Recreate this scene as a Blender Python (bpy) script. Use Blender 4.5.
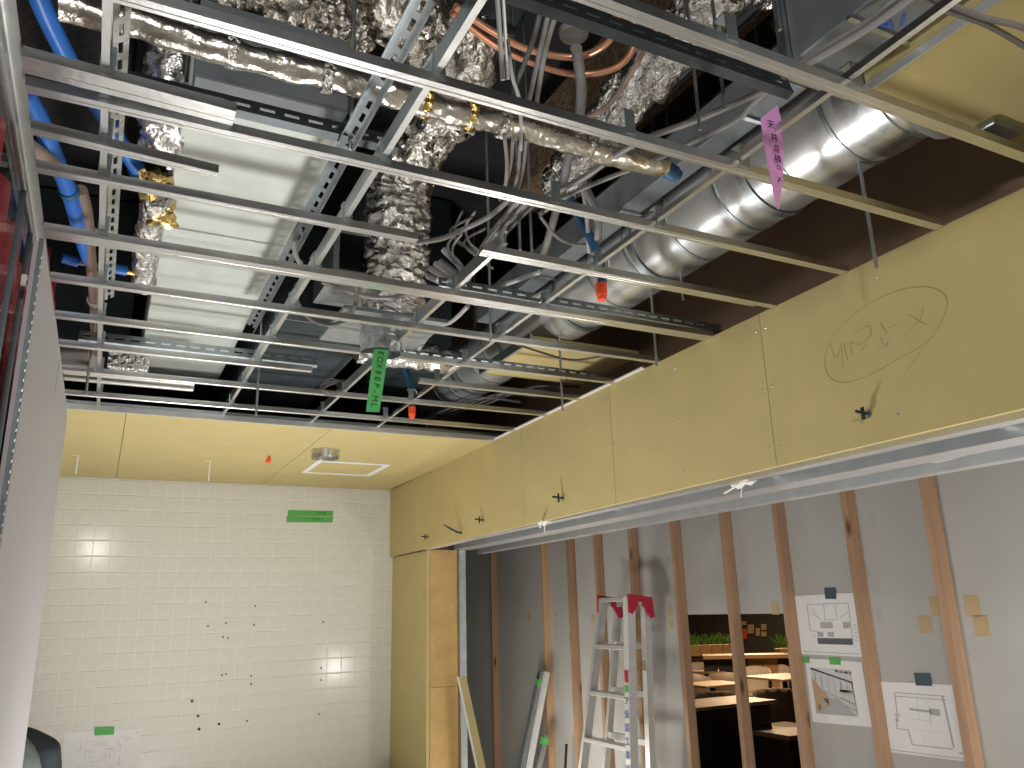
import bpy, bmesh, math, random
from mathutils import Vector, Matrix, noise
random.seed(7)
C = bpy.context.scene.collection
R = math.radians
for o in list(bpy.data.objects): bpy.data.objects.remove(o)

# ------------------------------------------------------------------ camera
CZ = 1.6                                   # camera height above the floor (m)
YAW, PITCH, ROLL, F = R(27.0847), R(15.8131), R(-1.5991), 798.6
_fw = Vector((math.sin(YAW)*math.cos(PITCH), math.cos(YAW)*math.cos(PITCH), math.sin(PITCH)))
_rt = Vector((math.cos(YAW), -math.sin(YAW), 0)); _up = _rt.cross(_fw)
_r2 = _rt*math.cos(ROLL)+_up*math.sin(ROLL); _u2 = -_rt*math.sin(ROLL)+_up*math.cos(ROLL)
cd = bpy.data.cameras.new('camera'); cam = bpy.data.objects.new('camera', cd); C.objects.link(cam)
cd.sensor_width = 36; cd.lens = F/1024*36; cd.clip_start = 0.02; cd.clip_end = 100
cam.matrix_world = Matrix(((_r2.x,_u2.x,-_fw.x,0),(_r2.y,_u2.y,-_fw.y,0),(_r2.z,_u2.z,-_fw.z,CZ),(0,0,0,1)))
bpy.context.scene.camera = cam
# ------------------------------------------------------------------ world, lamps, exposure
w = bpy.data.worlds.new('world'); bpy.context.scene.world = w; w.use_nodes = True
w.node_tree.nodes['Background'].inputs[0].default_value = (0.8,0.85,0.9,1)
w.node_tree.nodes['Background'].inputs[1].default_value = 0.05
vs = bpy.context.scene.view_settings
vs.view_transform = 'Standard'; vs.look = 'None'; vs.gamma = 1; vs.use_curve_mapping = False; vs.exposure = 0.45
def lamp(name, loc, target, power, size, col=(1,1,1), spread=180):
    l = bpy.data.lights.new(name, 'AREA'); l.shape = 'DISK'; l.size = size; l.energy = power; l.color = col; l.spread = R(spread)
    o = bpy.data.objects.new(name, l); C.objects.link(o); o.location = loc
    o.rotation_euler = (Vector(target)-Vector(loc)).to_track_quat('-Z','Y').to_euler(); return o
def bulb(name, loc, power, rad, col):
    l = bpy.data.lights.new(name, 'POINT'); l.energy = power; l.shadow_soft_size = rad; l.color = col
    o = bpy.data.objects.new(name, l); C.objects.link(o); o.location = loc; return o
bulb('work_or_fill_lamp', (-0.1,-0.75,2.55), 56, 0.14, (1.0,0.98,0.95))
lamp('work_or_fill_lamp', (0.55,2.9,0.12), (0.62,2.9,2.6), 36, 0.5, (1.0,0.98,0.95))
lamp('work_or_fill_lamp', (0.35,4.3,0.15), (0.6,4.8,2.5), 8, 0.4, (1.0,0.98,0.95), 140)  # added fill light, aimed up to brighten the ceiling boards
bulb('work_or_fill_lamp', (2.85,0.8,0.95), 40, 0.12, (1.0,0.96,0.90))
bulb('work_or_fill_lamp', (2.45,5.0,0.3), 20, 0.12, (1.0,0.96,0.90))  # added fill light for the dim far part of the stud room
lamp('restaurant_lamp', (6.6,7.2,2.9), (6.6,7.2,0), 55, 0.8, (1.0,0.72,0.45))
lamp('restaurant_lamp', (10.3,11.2,2.9), (10.3,11.2,0), 230, 0.8, (1.0,0.7,0.42))

# ------------------------------------------------------------------ pixel -> place
def ray(px, py): return _r2*(px-512) - _u2*(py-384) + _fw*F
def PZ(px, py, z): r = ray(px,py); return r*((z-CZ)/r.z)+Vector((0,0,CZ))
def PX(px, py, x): r = ray(px,py); return r*(x/r.x)+Vector((0,0,CZ))
def PY(px, py, y): r = ray(px,py); return r*(y/r.y)+Vector((0,0,CZ))
V = Vector
# ------------------------------------------------------------------ materials
MATS = {}
def mat(name, col, rough=0.6, metal=0.0, noise_s=None, noise_amt=0.15, bump=0.0, bump_s=40, coat=0, emit=None, vor=False, trans=0, alpha=None, stretch=None):
    m = bpy.data.materials.new(name); m.use_nodes = True; n = m.node_tree.nodes; l = m.node_tree.links
    b = n['Principled BSDF']; b.inputs['Base Color'].default_value = (*col,1); b.inputs['Roughness'].default_value = rough
    b.inputs['Metallic'].default_value = metal; b.inputs['Coat Weight'].default_value = coat
    if trans: b.inputs['Transmission Weight'].default_value = trans
    if emit: b.inputs['Emission Color'].default_value = (*emit[0],1); b.inputs['Emission Strength'].default_value = emit[1]
    tc = n.new('ShaderNodeTexCoord'); mp = n.new('ShaderNodeMapping'); l.new(tc.outputs['Object'], mp.inputs[0])
    if stretch: mp.inputs['Scale'].default_value = stretch
    if noise_s:
        t = n.new('ShaderNodeTexVoronoi' if vor else 'ShaderNodeTexNoise'); t.inputs['Scale'].default_value = noise_s
        if not vor: t.inputs['Detail'].default_value = 6
        l.new(mp.outputs[0], t.inputs['Vector'])
        r = n.new('ShaderNodeValToRGB'); a = noise_amt
        r.color_ramp.elements[0].position = 0.25; r.color_ramp.elements[1].position = 0.75
        r.color_ramp.elements[0].color = (*[c*(1-a) for c in col],1); r.color_ramp.elements[1].color = (*[min(1,c*(1+a)) for c in col],1)
        l.new(t.outputs['Color' if vor else 'Fac'], r.inputs[0]); l.new(r.outputs[0], b.inputs['Base Color'])
    if bump:
        t2 = n.new('ShaderNodeTexNoise'); t2.inputs['Scale'].default_value = bump_s; t2.inputs['Detail'].default_value = 5
        l.new(mp.outputs[0], t2.inputs['Vector'])
        bp = n.new('ShaderNodeBump'); bp.inputs['Strength'].default_value = bump; bp.inputs['Distance'].default_value = 0.02
        l.new(t2.outputs['Fac'], bp.inputs['Height']); l.new(bp.outputs[0], b.inputs['Normal'])
    MATS[name] = m; return m
mat('galv', (0.62,0.65,0.66), 0.33, 1, 55, 0.12, vor=True)
mat('galv_bar', (0.76,0.77,0.76), 0.29, 1, 12, 0.08, 0.04, 60)
mat('galv_dull', (0.45,0.50,0.52), 0.42, 1, 30, 0.15)
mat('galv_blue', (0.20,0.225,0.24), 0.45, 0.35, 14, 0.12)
mat('galv_pale', (0.66,0.70,0.66), 0.5, 0.4, 9, 0.10, 0.03, 8)
mat('galv_spiral', (0.76,0.78,0.78), 0.31, 0.8, 6, 0.08, 0.03, 6)
mat('track', (0.80,0.81,0.82), 0.34, 0.8, 10, 0.08)
mat('steel_dark', (0.07,0.08,0.085), 0.45, 0.8, 20, 0.2)
mat('alu', (0.68,0.69,0.68), 0.38, 0.7, 25, 0.08)
mat('alu_bright', (0.80,0.81,0.80), 0.35, 0.45, 25, 0.05)
mat('gypsum', (0.53,0.44,0.195), 0.75, 0, 5, 0.06)
mat('gypsum_old', (0.55,0.36,0.14), 0.85, 0, 7, 0.16)
mat('gyp_edge', (0.80,0.76,0.62), 0.9)
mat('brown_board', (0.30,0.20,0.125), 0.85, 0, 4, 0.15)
mat('tile', (0.71,0.71,0.655), 0.40, 0, 18, 0.05, 0.04, 12, coat=0.45)
MATS['tile'].node_tree.nodes['Principled BSDF'].inputs['Coat Roughness'].default_value = 0.13
mat('grout', (0.80,0.80,0.75), 0.8, 0, 30, 0.06)
mat('hole_shade', (0.05,0.045,0.04), 0.8)
mat('wall_grey', (0.46,0.455,0.43), 0.9, 0, 3, 0.05)
mat('panel_grey', (0.40,0.385,0.40), 0.5, 0, 2, 0.03)
mat('mark_grey', (0.40,0.42,0.40), 0.9)
mat('floor_mat', (0.50,0.48,0.45), 0.8, 0, 4, 0.2)
mat('white_wall', (0.55,0.53,0.48), 0.8, 0, 4, 0.05)
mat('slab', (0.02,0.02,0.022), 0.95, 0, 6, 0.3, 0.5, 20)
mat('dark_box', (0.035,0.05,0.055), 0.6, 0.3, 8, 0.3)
mat('black', (0.012,0.012,0.014), 0.5)
mat('rubber', (0.03,0.03,0.033), 0.55)
mat('foil', (0.90,0.89,0.87), 0.24, 1, 25, 0.10, 0.5, 55)
mat('foil_smooth', (0.74,0.70,0.62), 0.26, 1, 25, 0.10, 0.35, 30)
mat('foil_gold', (0.85,0.62,0.22), 0.24, 1, 30, 0.12, 1.0, 22)
mat('foil_dark', (0.58,0.55,0.50), 0.26, 1, 14, 0.3, 1.0, 34)
mat('foil_fine', (0.78,0.77,0.74), 0.25, 1, 30, 0.1, 1.0, 60)
mat('wool_black', (0.02,0.02,0.022), 0.7, 0.2, 60, 0.5, 1.0, 90)
mat('wool_brown', (0.19,0.125,0.07), 0.8, 0.1, 30, 0.5, 1.0, 60)
mat('copper', (0.80,0.40,0.26), 0.35, 0.7)
mat('blue_pipe', (0.03,0.17,0.62), 0.38, 0, 6, 0.05)
mat('blue_dark', (0.03,0.12,0.26), 0.45)
mat('pipe_brown', (0.33,0.24,0.19), 0.5, 0, 8, 0.15)
mat('cable', (0.26,0.25,0.25), 0.5)
mat('cable_dark', (0.10,0.10,0.10), 0.5)
mat('cable_light', (0.42,0.42,0.42), 0.45)
mat('orange', (0.95,0.10,0.025), 0.45)
mat('red_plastic', (0.42,0.02,0.05), 0.4)
mat('red_sheet', (0.80,0.07,0.09), 0.6)
mat('green_tape', (0.10,0.42,0.10), 0.6)
mat('green_tag', (0.12,0.58,0.17), 0.55)
mat('tape_dark', (0.05,0.085,0.10), 0.6)
mat('pink', (0.72,0.33,0.66), 0.55)
mat('ink', (0.02,0.02,0.03), 0.7)
mat('ink_green', (0.02,0.10,0.03), 0.7)
mat('ink_blue', (0.03,0.12,0.5), 0.7)
mat('pencil', (0.43,0.345,0.145), 0.8)
mat('paper', (0.80,0.80,0.80), 0.7)
mat('print_grey', (0.42,0.42,0.43), 0.8)
mat('print_light', (0.60,0.60,0.61), 0.8)
mat('print_dark', (0.10,0.12,0.13), 0.8)
mat('print_tan', (0.50,0.36,0.20), 0.8)
mat('masking', (0.50,0.37,0.21), 0.7, 0, 20, 0.1)
mat('plant', (0.12,0.26,0.05), 0.6, 0, 20, 0.4)
mat('oak', (0.48,0.28,0.12), 0.5, 0, 12, 0.2, stretch=(1,8,8))
mat('table_top', (0.42,0.28,0.17), 0.45, 0, 9, 0.15)
mat('chair_shell', (0.30,0.23,0.17), 0.55)
mat('chair_light', (0.62,0.52,0.42), 0.55)
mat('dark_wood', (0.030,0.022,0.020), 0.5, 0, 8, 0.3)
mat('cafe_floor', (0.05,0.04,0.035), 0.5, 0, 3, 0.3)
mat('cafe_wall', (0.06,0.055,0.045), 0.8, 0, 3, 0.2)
mat('jacket_dark', (0.012,0.020,0.026), 0.8, 0, 40, 0.2, 0.2, 80)
mat('jacket_grey', (0.18,0.21,0.22), 0.85, 0, 40, 0.1, 0.2, 80)
mat('skin', (0.55,0.34,0.24), 0.5); mat('hair', (0.015,0.012,0.010), 0.6)
mat('trousers', (0.05,0.055,0.07), 0.85)
def glass_mat():
    m = mat('glass_smoke', (0.75,0.78,0.78), 0.03); b = m.node_tree.nodes['Principled BSDF']
    b.inputs['Transmission Weight'].default_value = 0.0
    n = m.node_tree.nodes; l = m.node_tree.links; out = n['Material Output']
    t = n.new('ShaderNodeBsdfTransparent'); t.inputs[0].default_value = (0.92,0.93,0.93,1)
    g = n.new('ShaderNodeBsdfGlossy'); g.inputs['Roughness'].default_value = 0.05; g.inputs[0].default_value = (0.8,0.82,0.84,1)
    fr = n.new('ShaderNodeValue'); fr.outputs[0].default_value = 0.10; mx = n.new('ShaderNodeMixShader')
    l.new(fr.outputs[0], mx.inputs[0]); l.new(t.outputs[0], mx.inputs[1]); l.new(g.outputs[0], mx.inputs[2]); l.new(mx.outputs[0], out.inputs[0])
glass_mat()
def wood_mat(name, c1, c2, seed):
    m = bpy.data.materials.new(name); m.use_nodes = True; n = m.node_tree.nodes; l = m.node_tree.links; b = n['Principled BSDF']
    b.inputs['Roughness'].default_value = 0.65
    tc = n.new('ShaderNodeTexCoord'); mp = n.new('ShaderNodeMapping'); mp.inputs['Scale'].default_value = (26,26,1.2); mp.inputs['Location'].default_value = (seed,seed*2.3,seed*.7)
    l.new(tc.outputs['Object'], mp.inputs[0])
    t = n.new('ShaderNodeTexNoise'); t.inputs['Scale'].default_value = 1.0; t.inputs['Detail'].default_value = 5; t.inputs['Distortion'].default_value = 0.6; l.new(mp.outputs[0], t.inputs['Vector'])
    r = n.new('ShaderNodeValToRGB'); r.color_ramp.elements[0].color = (*c1,1); r.color_ramp.elements[1].color = (*c2,1); r.color_ramp.elements[0].position = .3; r.color_ramp.elements[1].position = .7
    l.new(t.outputs['Fac'], r.inputs[0])
    # knots
    mp2 = n.new('ShaderNodeMapping'); mp2.inputs['Scale'].default_value = (9,9,2.6); mp2.inputs['Location'].default_value = (seed*1.7,seed,seed*3.1); l.new(tc.outputs['Object'], mp2.inputs[0])
    v = n.new('ShaderNodeTexVoronoi'); v.inputs['Scale'].default_value = 1; l.new(mp2.outputs[0], v.inputs['Vector'])
    r2 = n.new('ShaderNodeValToRGB'); r2.color_ramp.elements[0].color = (0.30,0.16,0.08,1); r2.color_ramp.elements[1].color = (1,1,1,1); r2.color_ramp.elements[0].position = .05; r2.color_ramp.elements[1].position = .16
    l.new(v.outputs['Distance'], r2.inputs[0])
    mx = n.new('ShaderNodeMix'); mx.data_type = 'RGBA'; mx.blend_type = 'MULTIPLY'; mx.inputs[0].default_value = 1
    l.new(r.outputs[0], mx.inputs[6]); l.new(r2.outputs[0], mx.inputs[7]); l.new(mx.outputs[2], b.inputs['Base Color']); MATS[name] = m
for i in range(5): wood_mat('stud_%d'%i, (0.34,0.20,0.12), (0.46,0.29,0.175), 3.1+i*5.7)
wood_mat('stud_pale', (0.50,0.31,0.17), (0.60,0.40,0.23), 40)

# ------------------------------------------------------------------ mesh building
class MB:
    def __init__(s): s.v = []; s.f = []
    def add(s, vs, fs): k = len(s.v); s.v += [V(p) for p in vs]; s.f += [tuple(i+k for i in q) for q in fs]; return s
    def box(s, a, b, M=None):
        x0,y0,z0 = a; x1,y1,z1 = b
        p = [V(q) for q in ((x0,y0,z0),(x1,y0,z0),(x1,y1,z0),(x0,y1,z0),(x0,y0,z1),(x1,y0,z1),(x1,y1,z1),(x0,y1,z1))]
        if M: p = [M@q for q in p]
        return s.add(p, [(0,3,2,1),(4,5,6,7),(0,1,5,4),(1,2,6,5),(2,3,7,6),(3,0,4,7)])
    def cbox(s, c, sz, M=None):
        c = V(c); h = V(sz)/2; return s.box(c-h, c+h, M)
    def bbox(s, a, b, e, M=None):           # box with chamfered vertical + horizontal edges
        x0,y0,z0 = a; x1,y1,z1 = b; vs = []
        for z,k in ((z0,e),(z0+e,0),(z1-e,0),(z1,e)):
            vs += [(x0+k,y0+k,z),(x1-k,y0+k,z),(x1-k,y1-k,z),(x0+k,y1-k,z)]
        if M: vs = [M@V(q) for q in vs]
        fs = [(0,3,2,1),(12,13,14,15)]
        for r in range(3):
            for i in range(4): j = (i+1)%4; fs.append((r*4+i,r*4+j,r*4+4+j,r*4+4+i))
        return s.add(vs, fs)
    def prof(s, pts, p0, p1, u, n):         # closed 2-D profile (u,n axes) swept from p0 to p1
        p0 = V(p0); p1 = V(p1); u = V(u); n = V(n); k = len(pts)
        a = [p0+u*x+n*y for x,y in pts]; b = [p1+u*x+n*y for x,y in pts]
        return s.add(a+b, [tuple(range(k))[::-1], tuple(range(k,2*k))]+[(i,(i+1)%k,k+(i+1)%k,k+i) for i in range(k)])
    def tube(s, pts, r, seg=8, cap=True, closed=False, rf=None):
        pts = [V(p) for p in pts]; n = len(pts); rings = []; prev = None
        for i,p in enumerate(pts):
            if closed: t = pts[(i+1)%n]-pts[i-1]
            else: t = pts[min(i+1,n-1)]-pts[max(i-1,0)]
            t.normalize()
            if prev is None: a = t.orthogonal().normalized()
            else:
                a = prev-t*prev.dot(t)
                a = a.normalized() if a.length > 1e-6 else t.orthogonal().normalized()
            prev = a; b = t.cross(a); rr = r[i] if isinstance(r,(list,tuple)) else r
            rings.append([p+(a*math.cos(2*math.pi*j/seg)+b*math.sin(2*math.pi*j/seg))*(rr if rf is None else rr*rf(i,j)) for j in range(seg)])
        vs = [q for rg in rings for q in rg]; fs = []
        for i in range(n if closed else n-1):
            for j in range(seg):
                i2 = (i+1)%n; fs.append((i*seg+j,i*seg+(j+1)%seg,i2*seg+(j+1)%seg,i2*seg+j))
        if cap and not closed: fs += [tuple(range(seg))[::-1], tuple(range((n-1)*seg,n*seg))]
        return s.add(vs, fs)
    def lathe(s, prf, c, ax=(0,0,1), seg=24):   # prf: list of (r, h)
        c = V(c); ax = V(ax).normalized(); a = ax.orthogonal().normalized(); b = ax.cross(a); vs = []; fs = []
        for r,h in prf: vs += [c+ax*h+(a*math.cos(2*math.pi*j/seg)+b*math.sin(2*math.pi*j/seg))*r for j in range(seg)]
        for i in range(len(prf)-1):
            for j in range(seg): fs.append((i*seg+j,i*seg+(j+1)%seg,(i+1)*seg+(j+1)%seg,(i+1)*seg+j))
        return s.add(vs, fs)
    def quad(s, a, b, c, d): return s.add([a,b,c,d], [(0,1,2,3)])
WL = {}
def obj(name, mb, m, parent=None, smooth=False, origin=None):
    vs = mb.v
    if origin is None:
        lo = [min(p[i] for p in vs) for i in range(3)]; hi = [max(p[i] for p in vs) for i in range(3)]
        O = V(((lo[0]+hi[0])/2,(lo[1]+hi[1])/2,lo[2]))
    else: O = V(origin)
    me = bpy.data.meshes.new(name); me.from_pydata([tuple(p-O) for p in vs], [], mb.f)
    bm = bmesh.new(); bm.from_mesh(me); bmesh.ops.recalc_face_normals(bm, faces=bm.faces); bm.to_mesh(me); bm.free()
    if m: me.materials.append(MATS[m])
    if smooth:
        for p in me.polygons: p.use_smooth = True
        try: me.set_sharp_from_angle(angle=R(40))
        except Exception: pass
    o = bpy.data.objects.new(name, me); C.objects.link(o); WL[o] = O
    if parent: o.parent = parent; o.location = O-WL[parent]
    else: o.location = O
    return o
def inst(src, name, loc, parent=None):
    o = bpy.data.objects.new(name, src.data); C.objects.link(o); WL[o] = V(loc)
    if parent: o.parent = parent; o.location = V(loc)-WL[parent]
    else: o.location = loc
    return o
def thing(name, label, cat, loc=(0,0,0), group=None):
    o = bpy.data.objects.new(name, None); C.objects.link(o); o.location = loc; WL[o] = V(loc); o.empty_display_size = .1
    return tag(o, label, cat, group)
def tag(o, label, cat, group=None):
    o['label'] = label; o['category'] = cat
    if group: o['group'] = group
    return o
def struct(o, label=None, cat=None):
    o['kind'] = 'structure'
    if label: o['label'] = label
    if cat: o['category'] = cat
    return o
def bez(pts, n=8):                          # Catmull-Rom through points
    pts = [V(p) for p in pts]; out = []
    for i in range(len(pts)-1):
        a = pts[max(i-1,0)]; b = pts[i]; c = pts[i+1]; d = pts[min(i+2,len(pts)-1)]
        for k in range(n):
            t = k/n; out.append(.5*((2*b)+(c-a)*t+(2*a-5*b+4*c-d)*t*t+(3*b-a-3*c+d)*t**3))
    return out+[pts[-1]]
def text(name, s, size, m, parent, M, ext=0.0004):
    cu = bpy.data.curves.new(name,'FONT'); cu.body = s; cu.size = size; cu.extrude = ext; cu.align_x = 'CENTER'; cu.align_y = 'CENTER'; cu.resolution_u = 3
    t = bpy.data.objects.new(name, cu); C.objects.link(t); dg = bpy.context.evaluated_depsgraph_get(); dg.update()
    me = bpy.data.meshes.new_from_object(t.evaluated_get(dg)); C.objects.unlink(t); bpy.data.objects.remove(t)
    me.transform(M); me.materials.clear(); me.materials.append(MATS[m])
    mb = MB(); mb.v = [v.co.copy() for v in me.vertices]; mb.f = [tuple(p.vertices) for p in me.polygons]
    return obj(name, mb, m, parent) if mb.v else None
def frame_mat(o, x, y):                     # local x,y axes -> matrix with z = x cross y
    x = V(x).normalized(); y = V(y).normalized(); z = x.cross(y).normalized(); y = z.cross(x)
    return Matrix(((x.x,y.x,z.x,o[0]),(x.y,y.y,z.y,o[1]),(x.z,y.z,z.z,o[2]),(0,0,0,1)))
def crinkle(o, amp, sc, seed=0, amp2=0):    # push mesh vertices about so that foil looks crumpled
    me = o.data
    for v in me.vertices:
        p = v.co*sc+V((seed,seed*1.7,seed*.3)); d = noise.noise(p)*amp+noise.noise(p*3.1)*amp*.45
        v.co += v.normal*d if amp2 == 0 else v.normal*d+V((noise.noise(p*2+V((9,0,0))),noise.noise(p*2+V((0,9,0))),noise.noise(p*2+V((0,0,9)))))*amp2
    for p in me.polygons: p.use_smooth = True

# ================================================================== THE SETTING
H = 2.50                                    # ceiling grid level
YB = 5.82; ZF = 2.005                       # tiled wall, bottom of the bulkhead
def FXY(y): return 1.793+0.0205*y           # bulkhead face
XL = -0.22                                  # left partition line
XW = 3.30                                   # grey stud wall
struct(obj('floor', MB().box((-2.2,-3.2,-.1),(3.9,8.2,0)), 'floor_mat'), 'bare dusty screed floor of the room', 'floor')
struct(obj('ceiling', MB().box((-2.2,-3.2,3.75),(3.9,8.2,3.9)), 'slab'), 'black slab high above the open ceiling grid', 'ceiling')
struct(obj('wall_front', MB().box((-2.2,-3.2,0),(3.9,-3.05,3.75)), 'white_wall'), 'plain pale wall at the near end of the room', 'wall')
struct(obj('wall_left', MB().box((-2.2,-3.05,0),(-2.05,8.2,3.75)), 'white_wall'), 'plain pale wall far to the left', 'wall')
# --- tiled wall with every tile
wb = struct(obj('wall_back', MB().box((-2.05,YB-.0012,0),(2.0,YB+.15,H+.02)), 'grout'), 'wall of square off-white glazed tiles', 'wall')
j0 = PY(134.6,483,YB); j1 = PY(246.4,486,YB); px_ = (j1.x-j0.x)/7
r0 = PY(66,493,YB); r1 = PY(52,605,YB); pz_ = (r0.z-r1.z)/7
print('TILE PITCH', px_, pz_)
cells = []
for i in range(-12, 30):
    for k in range(-2, 24):
        x0 = j0.x+i*px_; x1 = x0+px_; z1 = r0.z-k*pz_; z0 = z1-pz_
        x0 = max(x0,-1.2); x1 = min(x1,1.97); z1 = min(z1,H-.004)
        if x1-x0 < .012 or z1-z0 < .012: continue
        c = V(((x0+x1)/2,YB,(z0+z1)/2)); d = c-V((0,0,CZ)); dep = d.dot(_fw); u = 512+F*d.dot(_r2)/dep; v = 384-F*d.dot(_u2)/dep
        vis = (20 < u < 405 and 470 < v < 772 and u > 73-(v-385)*.125-6)
        cells.append((0 if vis else 1, d.length, x0,x1,z0,z1))
cells.sort(); g = .0024; cache = {}; rest = MB(); nt = 0
def tile_mb(c, hx, hz):
    return MB().bbox((-hx,-.004,-hz),(hx,.006,hz),.0025)
for vis,_,x0,x1,z0,z1 in cells:
    hx = (x1-x0)/2-g; hz = (z1-z0)/2-g; c = V(((x0+x1)/2,YB+random.uniform(-.0008,.0008),(z0+z1)/2))
    if vis == 0 and nt < 300:
        key = (round(hx,3),round(hz,3))
        if key in cache: inst(cache[key],'tile',c,wb)
        else:
            m_ = tile_mb(c,hx,hz); m_.v = [p+c for p in m_.v]; cache[key] = obj('tile',m_,'tile',wb,origin=c)
        nt += 1
    else: m_ = tile_mb(c,hx,hz); rest.add([p+c for p in m_.v], m_.f)
o = obj('tile_field', rest, 'tile', wb); o['kind'] = 'stuff'
for i in range(20):                          # drill holes in the tiles: shade inside painted as dark discs
    u,v = [(206,602),(208,626),(226,623),(223,637),(226,674),(228,638),(192,701),(198,716),(199,729),(219,724),(247,721),(222,675),(255,606),(251,684),(254,625),(319,714),(321,668),(321,680),(323,622),(251,676)][i]
    p = PY(u,v,YB-.004); rr = .009 if i in (6,7,8,9) else .006
    obj('drill_hole', MB().lathe([(rr,-.001),(rr,.002),(0,.002)], p, (0,-1,0), 8), 'hole_shade', wb)
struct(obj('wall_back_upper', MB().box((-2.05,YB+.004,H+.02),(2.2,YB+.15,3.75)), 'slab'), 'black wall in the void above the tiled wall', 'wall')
# --- installed ceiling boards
YE = 3.885
ce = struct(obj('ceiling_lowered', MB().box((-1.2,YE+.02,H+.021),(1.9,YB,H+.045)), 'galv_dull'), 'finished strip of yellow ceiling boards before the tiled wall', 'ceiling')
s1 = PZ(126.5,412,H).x; s2 = PZ(329,431,H).x
for a,b in ((-1.2,s1),(s1,s2),(s2,FXY(5)-.002)):
    obj('board', MB().bbox((a+.0012,YE,H-.0005),(b-.0012,YB-.008,H+.02),.0015), 'gypsum', ce)
obj('edge_trim', MB().box((-1.2,YE-.014,H-.004),(1.87,YE-.001,H+.022)), 'alu', ce)
# --- bulkhead (yellow fascia)
bk = struct(obj('wall_bulkhead', MB().box((1.957,-.6,ZF+.0),(1.972,5.8,H-.05)), 'galv_dull'), 'long yellow plasterboard bulkhead over the wide opening', 'wall')
ys = [-.6,.0,.90,1.805,2.715,3.565,4.45,5.25,5.815]
for a,b in zip(ys[:-1],ys[1:]):
    a+=.0013; b-=.0013
    zt = H+.004; m_ = MB().add([(FXY(a),a,ZF),(FXY(b),b,ZF),(FXY(b),b,zt),(FXY(a),a,zt),(FXY(a)+.02,a,ZF),(FXY(b)+.02,b,ZF),(FXY(b)+.02,b,zt),(FXY(a)+.02,a,zt)],[(0,1,2,3),(4,5,6,7),(0,1,5,4),(1,2,6,5),(2,3,7,6),(3,0,4,7)])
    obj('board', m_, 'gypsum', bk)
    for y_ in ((a+.02),(b-.02),(a+b)/2):
        for zz in (ZF+.06,ZF+.25,H-.05):
            if y_ > .7: obj('screw', MB().lathe([(.0045,0),(.003,.0015),(0,.0015)], (FXY(y_)-.0002,y_,zz), (-1,0,0), 6), 'galv_dull', bk)
obj('edge_trim', MB().add([(FXY(2.45)-.012,2.45,H+.004),(FXY(YE)-.012,YE,H+.004),(FXY(YE)+.02,YE,H+.004),(FXY(2.45)+.02,2.45,H+.004),(FXY(2.45)-.012,2.45,H+.011),(FXY(YE)-.012,YE,H+.011),(FXY(YE)+.02,YE,H+.011),(FXY(2.45)+.02,2.45,H+.011)],[(0,1,2,3),(4,5,6,7),(0,1,5,4),(1,2,6,5),(2,3,7,6),(3,0,4,7)]), 'paper', bk)
# pencil marks on the bulkhead
def stroke(pts, m, parent, r=.0011, x=None, seg=5):
    return obj('pencil_stroke', MB().tube(bez([PX(u,v,FXY(PX(u,v,1.82).y)-.0004) for u,v in pts],6), r, seg), m, parent)
zz = lambda L: [(820+a/6.98,280+b/6.98) for a,b in L]
stroke(zz([(300,190),(450,110),(600,62),(740,50),(840,80),(888,150),(860,260),(770,410),(640,500),(480,590),(330,670),(180,716),(80,690),(35,600),(50,470),(130,340),(300,190)]),'pencil',bk)
for L in ([(760,420),(690,520),(590,660)],[(720,190),(700,270),(600,385)],[(610,240),(740,315)],[(420,300),(470,380)],[(400,495),(490,425)],[(480,335),(540,305)],[(425,400),(435,440)],[(210,430),(225,520)],[(215,430),(280,450),(355,370),(330,320),(240,370)],[(360,380),(285,500)],[(150,470),(160,600)],[(70,440),(110,550),(150,440)],[(165,440),(190,560)]): stroke(zz(L),'pencil',bk,.0009)
# --- yellow jamb and beige reveal at the far end of the opening
YJ = PX(425.5,570,FXY(4.9)+.034).y
xr = PY(457.5,650,YJ).x
jb = struct(obj('wall_jamb', MB().box((FXY(5.3)+.06,YJ+.016,0),(xr-.01,5.81,ZF-.003)), 'gyp_edge'), 'short yellow jamb with a beige return beside the tiled wall', 'wall')
obj('board', MB().bbox((FXY(5.3)+.034,YJ,0),(FXY(5.3)+.056,5.812,ZF-.004),.001), 'gypsum', jb)
zj = PY(440,687,YJ).z
obj('board', MB().bbox((FXY(5.3)+.058,YJ-.002,zj+.001),(xr,YJ+.014,ZF-.002),.001), 'gypsum_old', jb)
obj('board', MB().bbox((FXY(5.3)+.058,YJ-.002,0),(xr,YJ+.014,zj-.001),.001), 'gypsum_old', jb)
for u,v in ((418,563),(419,595),(401,635),(421,634),(401,676),(421,676),(452,607),(432,645)):
    p = PX(u,v,FXY(5.3)+.0335) if u < 425 else PY(u,v,YJ-.0025)
    obj('screw', MB().lathe([(.005,0),(.004,.002),(0,.002)], p, (-1,0,0) if u < 425 else (0,-1,0), 6), 'paper', jb)
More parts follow.
